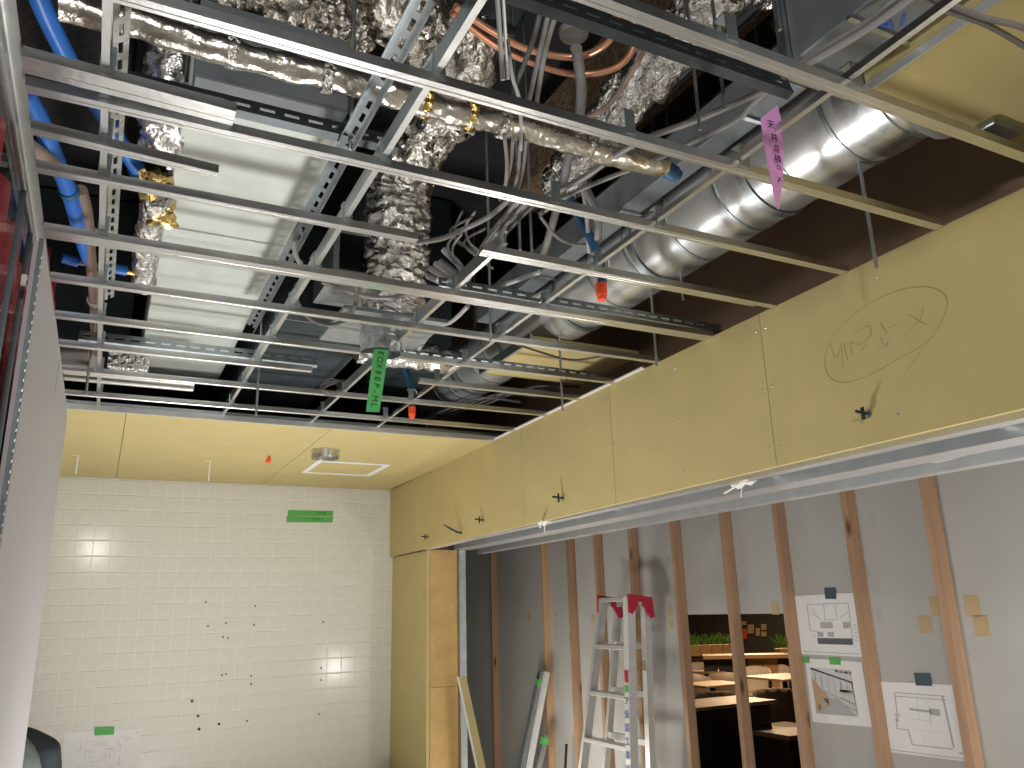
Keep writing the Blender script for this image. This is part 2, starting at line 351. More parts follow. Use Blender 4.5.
# --- underside of the bulkhead: three steel track rails
def track(x0, x1, z, y0, y1, name, label, m='track'):
    t = .0015; d = .045
    pr = [(x0,z),(x1,z),(x1,z+d),(x1-t,z+d),(x1-t,z+t),(x0+t,z+t),(x0+t,z+d),(x0,z+d)]
    o = obj(name, MB().prof([(a,b) for a,b in pr],(0,y0,0),(0,y1,0),(1,0,0),(0,0,1)), m); return tag(o,label,'steel track','steel tracks under the bulkhead')
track(1.906,1.955,ZF-.002,-.6,YJ-.01,'steel_track','shiny steel track right behind the yellow bulkhead edge')
track(2.13,2.25,ZF-.002,-.6,YJ-.01,'steel_track','wide shiny steel track in the middle under the bulkhead')
track(2.44,2.50,ZF-.004,-.6,YJ+.3,'steel_track','shiny steel track along the far underside of the bulkhead')
struct(obj('trim_1', MB().box((1.975,-.6,ZF+.12),(2.49,YJ,ZF+.14)), 'galv_dull'), 'grey steel closing plate up inside the bulkhead', 'trim')
struct(obj('trim_2', MB().box((2.50,-.6,ZF),(2.515,YJ+.3,3.75)), 'wall_grey'), 'back board of the bulkhead towards the stud room', 'trim')
XB = 2.2
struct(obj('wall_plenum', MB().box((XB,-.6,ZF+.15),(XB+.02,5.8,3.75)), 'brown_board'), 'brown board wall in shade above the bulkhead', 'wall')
# --- stud room: grey wall with an opening, end walls
zt_ = PX(740,614,XW).z; yo0 = PX(800,640,XW).y; yo1 = PX(686,640,XW).y
wr = struct(obj('wall_right', MB().box((XW,-.9,0),(XW+.015,yo0,3.75)).box((XW,yo1,0),(XW+.015,8.2,3.75)).box((XW,yo0,zt_),(XW+.015,yo1,3.75)).box((XW,yo0,0),(XW+.015,yo1,.55)), 'wall_grey'), 'grey plasterboard wall behind the timber studs', 'wall')
struct(obj('wall_end', MB().box((2.3,8.05,0),(XW,8.2,3.75)), 'wall_grey'), 'grey end wall of the stud room', 'wall')
struct(obj('wall_near', MB().box((1.83,-1.0,0),(XW+.1,-.9,3.75)), 'wall_grey'), 'near end wall of the stud room', 'wall')
for u,v,s in ((467,620,1),(529,617,1.1),(556,614,.5),(555,624,.5),(593,618,.8),(670,611,.8),(671,624,.7),(775,608,.9),(937,606,1.1),(925,624,1),(973,606,1.1),(982,626,1.1)):
    p = PX(u,v,XW-.001); a = .030*s; b = .038*s
    obj('tape_patch', MB().box((XW-.0016,p.y-a,p.z-b),(XW+.001,p.y+a,p.z+b), None), 'masking', wr)
for i,(u,v) in enumerate(((872,520),(870,545),(868,570),(876,590),(879,615),(884,640),(740,540),(742,562),(744,585),(555,590),(557,640),(668,560),(674,660))):
    p = PX(u,v,XW-.001); M = frame_mat((XW-.0008,p.y,p.z),(0,0,-1),(0,-1,0))
    text('board_print', ['OIF','-','O1F','IF'][i%4], .045, 'mark_grey', wr, M)
# ================================================================== TIMBER STUDS
ST = [(494,'stud_1',.036,.0),(546,'stud_pale',.030,.004),(573,'stud_2',.036,0),(601,'stud_3',.036,0),(637,'stud_4',.036,0),(681,'stud_0',.036,0),(733,'stud_1',.036,0),(789,'stud_2',.036,0),(862,'stud_4',.036,0),(947,'stud_0',.040,0)]
LB = ['timber stud nearest the steel corner post and beige return','pale narrow timber stud just left of a darker stud','timber stud standing left of the aluminium stepladder','timber stud half hidden behind the left side of the stepladder','timber stud behind the red top of the stepladder','timber stud along the left side of the wall opening','timber stud crossing the middle of the wall opening','timber stud between the wall opening and the pinned drawings','timber stud between the two columns of pinned drawings','rightmost timber stud beside four patches of masking tape']
STY = []
for (u,m,wd,dx),lab in zip(ST,LB):
    pt = PX(u,600,XW-.03); STY.append(pt.y)
    tag(obj('timber_stud', MB().bbox((XW-.062,pt.y-wd/2,0),(XW-.001,pt.y+wd/2,3.6),.002), m), lab, 'timber stud', 'timber studs on the grey wall')
# steel corner post at the end of the opening
tag(obj('steel_post', MB().prof([(0,0),(.045,0),(.045,.045),(.0435,.045),(.0435,.0015),(.0015,.0015),(.0015,.045),(0,.045)],(xr+.002,YJ-.04,0),(xr+.002,YJ-.04,ZF-.006),(1,0,0),(0,1,0)), 'galv_dull'), 'galvanised steel post at the edge of the beige return', 'steel post')

# ================================================================== CEILING GRID
def mbar(w, h=.019):
    t = .0012
    return [(-w/2,h),(-w/2,0),(-w/6,0),(-w/6+.001,.0012),(w/6-.001,.0012),(w/6,0),(w/2,0),(w/2,h),(w/2-.005,h),(w/2-.005,h-t),(w/2-t,h-t),(w/2-t,.0024),(-w/2+t,.0024),(-w/2+t,h-t),(-w/2+.005,h-t),(-w/2+.005,h)]
XC = [-.075,.45,.86,1.16]
def runner(y, x0, x1, label, wd=.025, z=H, clips=XC, name='ceiling_runner', grp='ceiling runners across the grid', y1=None):
    yc = y-wd/2; yd = (y1 if y1 is not None else y)-wd/2
    o = tag(obj(name, MB().prof(mbar(wd),(x0,yc,z),(x1,yd,z),(0,1,0),(0,0,1)), 'galv_bar'), label, 'ceiling runner', grp)
    for xc in clips:
        if x0+.02 < xc < x1-.02:
            yk = yc+(yd-yc)*(xc-x0)/(x1-x0)
            obj('clip', MB().box((xc-.012,yk-wd/2-.0025,z+.008),(xc+.012,yk-wd/2-.0005,z+.06)).box((xc-.012,yk-wd/2-.0025,z+.0605),(xc+.012,yk+wd/2,z+.0625)), 'galv_dull', o)
    return o
runner(.86,.30,FXY(.86)-.004,'ceiling runner nearest the camera, cutting the top right corner')
runner(1.157,-.20,FXY(1.157)-.004,'ceiling runner over the pink ribbon, second nearest',.025)
runner(1.405,XL+.02,.142,'short wide bar ending over the pale ceiling unit',.05,H+.004,y1=1.42)
runner(1.459,XL+.02,FXY(1.46)-.004,'long ceiling runner just behind the short wide bar')
runner(1.60,XL+.02,.14,'short narrow ceiling bar ending below the pale unit',.025,y1=1.625)
runner(1.752,XL+.02,.632,'ceiling runner cut off in front of the foil flexible duct')
runner(1.742,.806,FXY(1.72)-.004,'double ceiling runner starting at the cable bundle',.025)
runner(1.80,.83,FXY(1.8)-.02,'upper bar of the doubled runner above the fascia',.025,H+.024,clips=[])
runner(2.08,XL+.02,FXY(2.08)-.004,'wide ceiling runner passing under the foil flexible duct',.05)
runner(2.368,XL+.02,FXY(2.37)-.004,'ceiling runner just before the round outlet collar')
runner(2.68,XL+.02,FXY(2.68)-.004,'ceiling runner right behind the round outlet collar')
runner(2.97,XL+.02,.651,'ceiling runner cut short left of the coiled wire')
runner(2.965,1.084,FXY(2.97)-.004,'ceiling runner starting right of the green tag')
runner(3.285,XL+.02,FXY(3.285)-.004,'ceiling runner behind the coiled wire')
runner(3.645,XL+.02,FXY(3.64)-.004,'ceiling runner last before the yellow boards')
runner(3.40,XL+.02,.27,'pale bar on top of a pair lying near the yellow boards',.05,H+.021,clips=[],grp='spare bars on the grid')
runner(3.49,XL+.02,.275,'pale bar lowest of a pair lying near the yellow boards',.05,H+.021,clips=[],grp='spare bars on the grid')
def carrier(x, y0, y1, label, z=H+.0215, x1=None, h=.038):
    t = .0014; x1 = x if x1 is None else x1
    pr = [(0,0),(.013,0),(.013,t),(t,t),(t,h-t),(.013,h-t),(.013,h),(0,h)]
    return tag(obj('carrier_channel', MB().prof(pr,(x-.006,y0,z),(x1-.006,y1,z),(1,0,0),(0,0,1)), 'galv_bar'), label, 'carrier channel', 'carrier channels over the runners')
carrier(-.078,.85,3.875,'carrier channel on the far left beside the blue pipes')
carrier(.447,.55,3.875,'carrier channel left of the foil flexible duct')
carrier(.862,1.70,3.875,'carrier channel running from the cable bundle to the coiled wire')
carrier(1.13,.25,3.875,'carrier channel below the round spiral duct',x1=1.20,h=.015)
def slotted(p0, p1, w, up, label, m='galv_dull', pitch=.052, sl=.032, sh=.009, flange=.02, cat='slotted rail'):
    p0 = V(p0); p1 = V(p1); L = (p1-p0).length; M = frame_mat(p0,(p1-p0),up); mb = MB(); t = .0018
    mb.box((0,0,0),(L,w/2-sh/2,t),M).box((0,w/2+sh/2,0),(L,w,t),M)
    n = int(L/pitch)
    for i in range(n+1):
        a = i*pitch-(pitch-sl)/2; mb.box((max(a,0),w/2-sh/2,0),(min(a+pitch-sl,L),w/2+sh/2,t),M)
        c = i*pitch+pitch/2-(pitch-sl)/2+.002
        if c+.004 < L: mb.cbox((c+.008,w/2+sh,t),(.005,.005,.002),M); mb.cbox((c+.008,w/2-sh,t),(.005,.005,.002),M)
    mb.box((0,0,-flange),(L,.0018,0),M).box((0,w-.0018,-flange),(L,w,0),M)
    return tag(obj('slotted_rail', mb, m), label, cat, 'slotted steel rails in the void')
def railX(u0,v0,u1,v1,z,w,label,m='galv_dull',up=(0,.3,1)):
    a = PZ(u0,v0,z); b = PZ(u1,v1,z); y = (a.y+b.y)/2; a.y = b.y = y; return slotted(a,b,w,up,label,m)
railX(120,74,395,155,2.63,.04,'dark slotted rail running in front of the pale ceiling unit','steel_dark')
railX(505,0,800,88,2.66,.045,'dark slotted rail close behind the nearest ceiling runner','steel_dark')
railX(440,285,722,333,2.56,.035,'slotted rail lying on the wide ceiling runner near the fascia')
railX(78,331,312,372,2.57,.04,'slotted rail below the pale ceiling unit, behind a runner')
railX(412,350,600,384,2.56,.03,'slotted rail in front of the far end of the spiral duct')
def railY(u0,v0,u1,v1,z,w,label,m='galv_dull',up=(-1,0,.25)):
    a = PZ(u0,v0,z); b = PZ(u1,v1,z); x = (a.x+b.x)/2; a.x = b.x = x; return slotted(a,b,w,up,label,m)
railY(425,0,262,330,2.62,.04,'pale slotted angle beside the carrier left of the flexible duct','galv_dull',up=(-1,0,.5))
railY(769,0,632,125,3.2,.05,'dark slotted rail over the foil wrapped duct','steel_dark')
railY(110,0,106,300,2.60,.03,'slotted angle beside the far left carrier channel','galv',up=(1,0,.6))

# hanger rods
def rod(u0,v0,z0,u1,v1,label,r=.0048,grp='hanging threaded rods'):
    a = PZ(u0,v0,z0); d = ray(u1,v1); z1 = CZ+d.z*(a.y/d.y); b = V((a.x,a.y,z1)); o = tag(obj('threaded_rod', MB().tube([(a.x,a.y,3.745),b],r,8),'galv_dull'),label,'threaded rod',grp); return o
rod(868,216,2.56,877,268,'threaded rod hanging below the second runner before the bulkhead')
rod(654,330,2.56,657,366,'threaded rod hanging beside the bulkhead edge over the second board seam')
rod(561,376,2.54,562,411,'short threaded rod hanging where the white edge strip begins')
rod(490,306,2.56,491,341,'threaded rod hanging from the slotted rail near the fascia')
rod(259,368,2.54,258,416,'threaded rod hanging left of the coiled wire')
rod(91,352,2.54,88,395,'threaded rod hanging by the upper corner of the grey panel')
for u,v0,v1,lab in ((78,455,474,'thin rod hanging from the yellow ceiling next to the grey panel'),(210,461,481,'thin rod hanging from the middle of the yellow ceiling boards')):
    a = PZ(u,v0,H); d = ray(u-.3,v1); z1 = CZ+d.z*(a.y/d.y)
    tag(obj('ceiling_rod', MB().tube([a,V((a.x,a.y,z1))],.004,8).cbox((a.x-.012,a.y,H-.0025),(.03,.008,.003)),'paper'),lab,'rod')
# vertical rods going up to the slab
for u,v,z,lab in ((725,110,2.62,'rod rising to the slab behind the pink ribbon'),(700,130,2.62,'rod rising to the slab left of the pink ribbon'),(780,30,2.72,'rod rising to the slab beside the rectangular duct'),(683,300,2.62,'rod rising past the spiral duct above the fascia seam'),(775,330,2.62,'x'),(350,150,2.6,'rod rising beside the foil pipe joint'),(520,250,2.6,'rod rising beside the metal conduit'),(532,262,2.6,'second rod rising beside the metal conduit')):
    if lab == 'x': continue
    a = PZ(u,v,z); tag(obj('suspension_rod', MB().tube([a,(a.x,a.y,3.745)],.0045,6),'galv_dull'),lab,'rod','rods rising to the slab')

# ================================================================== CEILING UNIT (pale box)
ux0,ux1,uy0,uy1,uz = .068,.436,1.66,4.12,2.75
t = thing('ceiling_unit','long pale sheet metal ceiling unit above the grid','ceiling unit',((ux0+ux1)/2,uy0,uz))
obj('casing', MB().bbox((ux0,uy0+.05,uz),(ux1,uy1,uz+.22),.004), 'galv_pale', t)
obj('joint_strip', MB().box((ux0+.002,2.42,uz-.006),(ux1-.01,2.47,uz-.0005)), 'galv_pale', t)
for k in range(4):
    obj('front_rib', MB().bbox((ux0+.01,uy0+.012*(k%2),uz+.012+k*.056),(ux1-.01,uy0+.05,uz+.012+k*.056+.05),.004), 'galv_blue', t)
obj('end_plate', MB().box((ux0-.006,uy0+.01,uz-.004),(ux0,uy0+.12,uz+.22)), 'steel_dark', t)
obj('end_plate', MB().box((ux1,uy0+.01,uz-.004),(ux1+.006,uy0+.12,uz+.22)), 'steel_dark', t)
for y in (uy1-.05,2.9):
    for a,b in ((ux0-.03,ux0-.0005),(ux1+.0005,ux1+.03)): obj('hanger_bracket', MB().box((a,y,uz+.10),(b,y+.04,uz+.13)), 'galv', t)

# ================================================================== SPIRAL DUCT
dx,dz,dr = 1.70,2.865,.148
t = thing('spiral_duct','round shiny spiral duct running along the bulkhead','duct',(dx,2.6,dz-dr))
seg = 40; pts = [(dx,1.035+i*.0645,dz) for i in range(54)]
obj('shell', MB().tube(pts,dr,seg), 'galv_spiral', t, smooth=True)
def ring(c, r, tt, w, ax=(0,1,0)): return MB().lathe([(r,-w/2),(r+tt,-w/2),(r+tt,w/2),(r,w/2),(r,-w/2)],c,ax,36)
for y in (1.24,1.42,1.66,1.90,2.14,2.38,2.62,3.35,3.52,3.69,3.86,4.03): obj('seam', ring((dx,y,dz),dr-.001,.0045,.012), 'galv_dull', t, smooth=True)
obj('coupling', ring((dx,1.15,dz),dr,.006,.10), 'galv', t, smooth=True)
hel = []
for k in range(5):
    y = 1.55+k*.55
    obj('strap', ring((dx,y,dz),dr+.004,.003,.025), 'galv_dull', t, smooth=True)
    obj('strap_rod', MB().tube([(dx,y,dz+dr+.008),(dx,y,3.745)],.004,6), 'galv_dull', t)
o = obj('sealant', MB().tube([(dx+math.cos(a)*(dr+.012),1.045,dz+math.sin(a)*(dr+.012)) for a in [i*2*math.pi/24 for i in range(24)]],.022,8,closed=True), 'cable', t); crinkle(o,.02,40)
obj('casing_reflection', MB().bbox((1.53,2.80,2.685),(2.08,3.30,2.715),.003), 'gypsum', t)  # yellow reflection on the sheet metal casing, put into the colour
obj('casing_angle', MB().box((1.518,2.79,2.68),(1.5295,3.31,2.72)), 'galv_dull', t)
# boxed-in yellow casing that the duct disappears into
t = thing('boxed_casing','yellow plasterboard boxing at top right over the spiral duct end','casing',(1.8,.5,2.72))
obj('soffit_board', MB().bbox((1.46,-.55,2.72),(XB-.005,1.03,2.74),.002), 'gypsum', t)
obj('side_board', MB().bbox((1.46,-.55,2.742),(1.48,1.03,3.2),.002), 'gypsum', t)
obj('end_board', MB().bbox((1.482,1.01,2.742),(XB-.005,1.03,3.2),.002), 'gypsum', t)
obj('corner_bead', MB().box((1.452,-.55,2.715),(1.4595,1.03,2.735)), 'alu', t)
p = PZ(992,130,2.715); obj('junction_box', MB().bbox((p.x-.05,p.y-.035,2.700),(p.x+.055,p.y+.035,2.7195),.003), 'galv_dull', t)
# rectangular galvanised duct
t = thing('rectangular_duct','grey rectangular sheet metal duct at the top right','duct',(1.32,.3,2.74))
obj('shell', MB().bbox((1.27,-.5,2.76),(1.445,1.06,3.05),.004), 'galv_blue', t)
for y in (.25,.62,.9): obj('stiffener', MB().box((1.265,y,2.752),(1.448,y+.012,2.7595)), 'galv', t)
obj('flange', MB().box((1.255,1.062,2.73),(1.455,1.085,3.07)), 'galv', t)
p0 = PZ(893,24,2.756); text('duct_mark','A1',.055,'ink_blue',t,frame_mat((p0.x,p0.y,2.7575),(.75,-.66,0),(-.66,-.75,0)))
t = thing('rectangular_duct','blue-grey sheet metal duct behind the pink ribbon','duct',(1.52,1.9,2.87))
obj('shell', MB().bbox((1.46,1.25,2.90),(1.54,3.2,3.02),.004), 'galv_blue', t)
for y in (1.41,2.0,2.6): obj('stiffener', MB().box((1.457,y,2.892),(1.543,y+.014,2.8995)), 'galv', t)

# ================================================================== FOIL DUCTS AND PIPES IN THE VOID
def foil(name, label, pts, r, m='foil', amp=.02, sc=14, seg=36, n=14, rib=0, cat='foil duct', grp=None, seed=0, parent=None):
    P = bez(pts,n); rf = (lambda i,j: 1+rib*math.sin(i*1.9)) if rib else None
    o = obj(name, MB().tube(P,r,seg,rf=rf), m, parent, smooth=True); crinkle(o,amp,sc,seed)
    return o if parent else tag(o,label,cat,grp)
ft = thing('foil_pipe','long foil wrapped pipe under the second runner ending in a blue cap','foil pipe',PZ(400,100,2.70))
a = PZ(60,-14,2.72); b = PZ(652,177,2.72); a.y = b.y = (a.y+b.y)/2
foil('wrap','',[a+(b-a)*k/10+V((0,0,.004*math.sin(k*2))) for k in range(11)],.029,'foil_smooth',.006,22,seg=24,n=12,parent=ft)
for k in (.22,.36,.52,.60,.66,.83): c = a+(b-a)*k; o = obj('joint_band', ring(c,.029,.004,.02,(1,0,0)), 'foil_gold' if k in (.52,.60) else 'foil_fine', ft); crinkle(o,.006,60)
e = b; obj('end_cap', MB().lathe([(0,0),(.020,0),(.022,.01),(.022,.035),(.017,.04),(.017,.05),(0,.05)],e,(1,0,-.35),16), 'blue_dark', ft, smooth=True)
foil('foil_duct','crumpled silver elbow between the blue pipes and the pale unit',[PZ(176,20,2.98),PZ(170,60,2.88),PZ(163,110,2.80),PZ(163,150,2.78)],.055,'foil',.03,22,seed=3)
foil('foil_duct','short silver insulated pipe left of the pale unit',[PZ(158,196,2.73),PZ(151,220,2.72),PZ(146,250,2.71),PZ(143,284,2.70)],.036,'foil_fine',.010,40,seed=4,seg=24)
for u,v,rr,sd,lab in ((160,213,.045,1,'crumpled gold foil wrap on the short insulated pipe'),(152,182,.040,2,'crumpled gold foil scrap at the end of the blue pipe')):
    c = PZ(u,v,2.72); o = obj('foil_wrap', MB().lathe([(.001,-rr*.9),(rr*.6,-rr*.7),(rr,-rr*.2),(rr*.9,rr*.3),(rr*.5,rr*.8),(.001,rr)],c,(.3,1,.2),18),'foil_gold'); crinkle(o,.03,28,sd,.02); tag(o,lab,'foil')
foil('foil_duct','big crinkled silver flexible duct at the top left',[PZ(120,-60,3.12),PZ(210,-22,3.10),PZ(290,8,3.08),PZ(350,48,3.07)],.105,'foil_dark',.024,34,seg=64,n=40,rib=.03,seed=5)
foil('foil_duct','dull foil wrapped duct bending down at the top centre',[PZ(300,-60,3.25),PZ(380,-15,3.25),PZ(415,25,3.22),PZ(432,45,3.2)],.11,'foil_dark',.05,9,seg=48,n=20,seed=6)
foil('foil_duct','dark foil wrapped bend right of the left carrier channel',[PZ(480,20,3.22),PZ(455,90,3.12),PZ(430,130,3.08),PZ(405,160,3.05)],.085,'foil_dark',.05,12,seg=48,n=20,seed=8)
foil('foil_duct','foil wrapped duct sloping at the top right of centre',[PZ(560,185,3.12),PZ(610,115,3.12),PZ(665,55,3.12),PZ(730,-20,3.12)],.07,'foil_fine',.035,26,seg=40,n=18,seed=9)
foil('foil_duct','small silver elbow at the top edge by the brown insulation',[PZ(745,-20,3.2),PZ(790,-5,3.2),PZ(795,30,3.3)],.05,'foil',.03,26,seg=28,n=14,seed=11)
a = PZ(690,150,3.3); b = PZ(860,20,3.3)
o = tag(obj('insulated_box', MB().bbox((a.x-.45,b.y-.3,3.3),(min(b.x+.15,1.64),a.y+.7,3.6),.01),'wool_brown'),'brown black insulated box under the slab behind the pink ribbon','insulation')
a = PZ(-30,90,3.1); b = PZ(95,0,3.1)
for nm,x0,x1,y0,y1,z,lab in (('insulated_box',-.9,-.06,1.0,2.6,3.05,'black netted insulation above the blue pipes at top left'),):
    tag(obj(nm, MB().bbox((x0,y0,z),(x1,y1,z+.4),.02),'wool_black'),lab,'insulation')
# main flexible duct, collar, plate
cc = PZ(381,353,H-.012)
t = thing('flexible_duct','bulging silver foil flexible duct standing over the round outlet collar','flexible duct',(cc.x,cc.y,2.60))
ff = [PY(440,110,cc.y-.30),PY(412,150,cc.y-.20),PY(398,195,cc.y-.10),PY(396,250,cc.y-.05),PY(393,295,cc.y-.03),PY(387,322,cc.y-.02)]
P = bez(ff,22); n_ = len(P)
o = obj('sleeve', MB().tube(P,[.112 if i < n_*.72 else .112-.035*((i/n_-.72)/.28)**1.5 for i in range(n_)],56,rf=lambda i,j: 1+.02*math.sin(i*2.1)), 'foil', t, smooth=True); crinkle(o,.022,34,2,.008)
t2 = thing('outlet_plate','grey steel plate with a round outlet collar above the green tag','outlet',(cc.x,cc.y,2.49))
obj('plate', MB().bbox((cc.x-.17,cc.y-.125,2.585),(cc.x+.20,cc.y+.22,2.60),.001), 'galv_dull', t2)
obj('collar', MB().lathe([(.072,.0),(.074,0),(.074,.05),(.080,.051),(.080,.06),(.074,.061),(.074,.098),(.072,.098),(.072,0)],(cc.x,cc.y,H-.014),(0,0,1),36), 'galv', t2, smooth=True)
obj('inner_damper', MB().lathe([(.071,0),(0,.001)],(cc.x,cc.y,2.58),(0,0,1),24), 'steel_dark', t2)
# green tag
tg = thing('hanging_tag','bright green tape tag hanging from the round outlet collar','tag',PY(372,412,cc.y))
Yt = cc.y-.082
cn = [PY(374,349,Yt),PY(388.5,350,Yt),PY(379.5,412,Yt-.015),PY(366,411.5,Yt-.015)]
obj('tape', MB().add(cn+[p+V((0,.0012,0)) for p in cn],[(0,1,2,3),(4,5,6,7),(0,1,5,4),(1,2,6,5),(2,3,7,6),(3,0,4,7)]), 'green_tag', tg)
xd = (cn[1]-cn[0]).normalized(); yd = ((cn[0]+cn[1])-(cn[2]+cn[3])).normalized()
for k,ch in enumerate('EOX8BP-ML'[:9]):
    q = (cn[0]+cn[1])/2*(1-(k+.6)/9.6)+(cn[2]+cn[3])/2*((k+.6)/9.6); text('lettering',ch,.030,'ink_green',tg,frame_mat(q+V((0,-.0012,0)),-yd,xd))
# dark equipment
t = thing('equipment_box','dark sheet metal air unit behind the pale ceiling unit','air unit',(.85,3.6,2.70))
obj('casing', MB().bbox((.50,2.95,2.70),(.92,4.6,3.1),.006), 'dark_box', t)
obj('lip', MB().box((.50,2.942,2.695),(.92,2.9495,2.72)), 'galv_dull', t)
p = PZ(345,336,2.66)
t = thing('duct_opening','grey square duct mouth with a dark opening inside the black cable loop','duct opening',(.72,2.45,2.72))
fx0,fx1,fz0,fz1,fy = .62,.90,2.74,2.92,2.55
for a,b in (((fx0,fy,fz0),(fx1,fy+.3,fz0+.02)),((fx0,fy,fz1-.02),(fx1,fy+.3,fz1)),((fx0,fy,fz0+.0205),(fx0+.02,fy+.3,fz1-.0205)),((fx1-.02,fy,fz0+.0205),(fx1,fy+.3,fz1-.0205))): obj('side', MB().box(a,b), 'galv_dull', t)
obj('back', MB().box((fx0+.0205,fy+.28,fz0+.0205),(fx1-.0205,fy+.29,fz1-.0205)), 'black', t)
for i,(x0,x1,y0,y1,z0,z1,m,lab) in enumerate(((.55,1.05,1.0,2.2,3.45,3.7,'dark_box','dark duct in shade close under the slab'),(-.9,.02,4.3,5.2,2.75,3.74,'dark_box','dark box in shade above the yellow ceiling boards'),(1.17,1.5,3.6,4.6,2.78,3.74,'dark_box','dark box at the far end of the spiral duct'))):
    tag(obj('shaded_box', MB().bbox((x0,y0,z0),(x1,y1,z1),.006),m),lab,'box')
c = PZ(417,355,2.62)
foil('foil_duct','short foil duct piece to the right of the green tag',[(c.x-.18,c.y+.25,2.70),(c.x+.05,c.y+.25,2.70),(c.x+.25,c.y+.25,2.70)],.06,'foil',.02,24,seed=14,seg=28)

# ================================================================== PIPES
def pipe(name,label,pts,r,m,cat='pipe',grp=None,seg=12,n=8,parent=None):
    o = obj(name, MB().tube(bez(pts,n),r,seg), m, parent, smooth=True); return o if parent else tag(o,label,cat,grp)
t = thing('blue_pipe','thick blue water pipe crossing the top left corner','pipe',PZ(100,115,2.78))
pipe('tube','',[PZ(34,-14,2.86),PZ(50,24,2.84),PZ(75,72,2.81),PZ(102,112,2.79),PZ(124,148,2.78),PZ(138,170,2.77)],.021,'blue_pipe',parent=t)
e = PZ(138,171,2.77); obj('end_ring', ring(e,.02,.004,.02,(.5,1,0)), 'blue_dark', t)
t = thing('blue_pipe','thinner blue water pipe running down towards a tee joint','pipe',PZ(60,165,2.68))
pipe('tube','',[PZ(24,92,2.70),PZ(40,120,2.70),PZ(56,160,2.69),PZ(70,195,2.69),PZ(81,235,2.69),PZ(89,260,2.69)],.021,'blue_pipe',parent=t)
for k in (.45,): obj('sleeve', ring(PZ(69,191,2.69),.02,.005,.02,(.3,1,0)), 'blue_dark', t)
t = thing('tee_joint','short blue tee joint with brass end beside the carrier','pipe',PZ(95,266,2.68))
pipe('arm','',[PZ(62,258,2.69),PZ(78,262,2.69)],.016,'blue_pipe',parent=t); pipe('arm','',[PZ(107,267,2.69),PZ(127,271,2.69)],.016,'blue_pipe',parent=t)
pipe('brass_end','',[PZ(127,271,2.69),PZ(138,274,2.69)],.011,'foil_gold',parent=t); pipe('link','',[PZ(78,262,2.69),PZ(107,267,2.69)],.009,'pipe_brown',parent=t)
t = thing('brown_pipe','brownish pipe running back along the far left carrier','pipe',PZ(94,300,2.66))
pipe('tube','',[PZ(81,190,2.70),PZ(87,215,2.70),PZ(91,262,2.68),PZ(94,300,2.66),PZ(95,340,2.66),PZ(95,372,2.64)],.016,'pipe_brown',parent=t)
obj('clamp', ring(PZ(94,301,2.66),.0165,.006,.02), 'galv', t); obj('clamp', ring(PZ(91,235,2.69),.0165,.006,.02), 'galv', t)
pipe('insulated_pipe','tan insulated pipe stub beside the thinner blue pipe',[PZ(22,141,2.64),PZ(40,154,2.66),PZ(62,170,2.68)],.018,'pipe_brown','pipe')
pipe('silver_duct','short shiny round duct beside the upper corner of the grey panel',[PZ(60,357,2.63),PZ(94,357,2.63)],.052,'galv_spiral','duct',seg=24,n=2)
o = obj('wrapped_fitting', MB().bbox(PZ(107,368,2.63)+V((0,0,0)),PZ(107,368,2.63)+V((.16,.18,.1)),.01),'foil_fine'); tag(o,'plastic wrapped fitting next to the short shiny round duct','fitting')
pipe('copper_pipe','upper copper pipe of the pair looping at the top centre',[PZ(455,6,2.98),PZ(490,30,2.98),PZ(530,50,2.98),PZ(575,57,2.98),PZ(606,44,2.98),PZ(616,22,3.02),PZ(612,-8,3.1)],.009,'copper','pipe','copper pipes')
pipe('copper_pipe','lower copper pipe of the pair looping at the top centre',[PZ(452,12,2.98),PZ(490,42,2.98),PZ(530,62,2.98),PZ(575,74,2.98),PZ(615,68,2.98),PZ(634,45,3.02),PZ(632,10,3.1)],.009,'copper','pipe','copper pipes')
c = PZ(574,36,3.02); o = tag(obj('detector_cap', MB().lathe([(0,0),(.036,0),(.038,.004),(.038,.02),(.02,.024),(.02,.05),(.01,.05),(.01,.72),(0,.72)],c,(0,0,1),28),'cable',smooth=True),'round grey cap hanging among the copper pipes','cap')
t = thing('light_strip','pair of white steel strips hanging at the top centre','strip',PZ(503,80,2.62))
a = PY(497,-8,1.25); b = PY(503,80,1.3); pipe('strip','',[a,b],.0055,'cable_light',seg=6,n=1,parent=t)
a = PY(503,-8,1.25); b = PY(508,79,1.3); pipe('strip','',[a,b],.004,'alu_bright',seg=6,n=1,parent=t)
# conduits
Pc = bez([PZ(576,48,2.95),PZ(581,85,2.93),PZ(579,118,2.92),PZ(569,156,2.90),PZ(559,200,2.88)],40)
tag(obj('flexible_conduit', MB().tube(Pc,.013,10,rf=lambda i,j: 1+.16*(i%3==0)),'cable',smooth=True),'ribbed metal conduit dropping below the round grey cap','conduit')
pipe('conduit','plain conduit end below the ribbed one',[PZ(561,190,2.86),PZ(553,222,2.85),PZ(541,262,2.84)],.013,'cable','conduit')
pipe('conduit','grey corrugated tube above the upper orange cap',[PZ(578,176,2.8),PZ(588,193,2.75),PZ(597,215,2.7),PZ(598,240,2.66)],.012,'cable','conduit')
pipe('conduit','thin pale tube beside the grey corrugated tube',[PZ(582,180,2.8),PZ(587,215,2.72),PZ(589,252,2.66)],.008,'cable_light','conduit')
for k,(u0,v0,u1,v1) in enumerate(((444,250,468,280),(441,262,463,284),(436,264,460,286),(431,269,455,287),(428,276,450,290))):
    pipe('sleeve_tube',['topmost','second','middle','fourth','lowest'][k]+' grey sleeve tube in the fan of five beside the flexible duct',[PZ(u0,v0,2.70),PZ((u0+u1)/2+2,(v0+v1)/2-1,2.64),PZ(u1,v1,2.58)],.011,'cable_light','tube','fan of five sleeve tubes',seg=10)
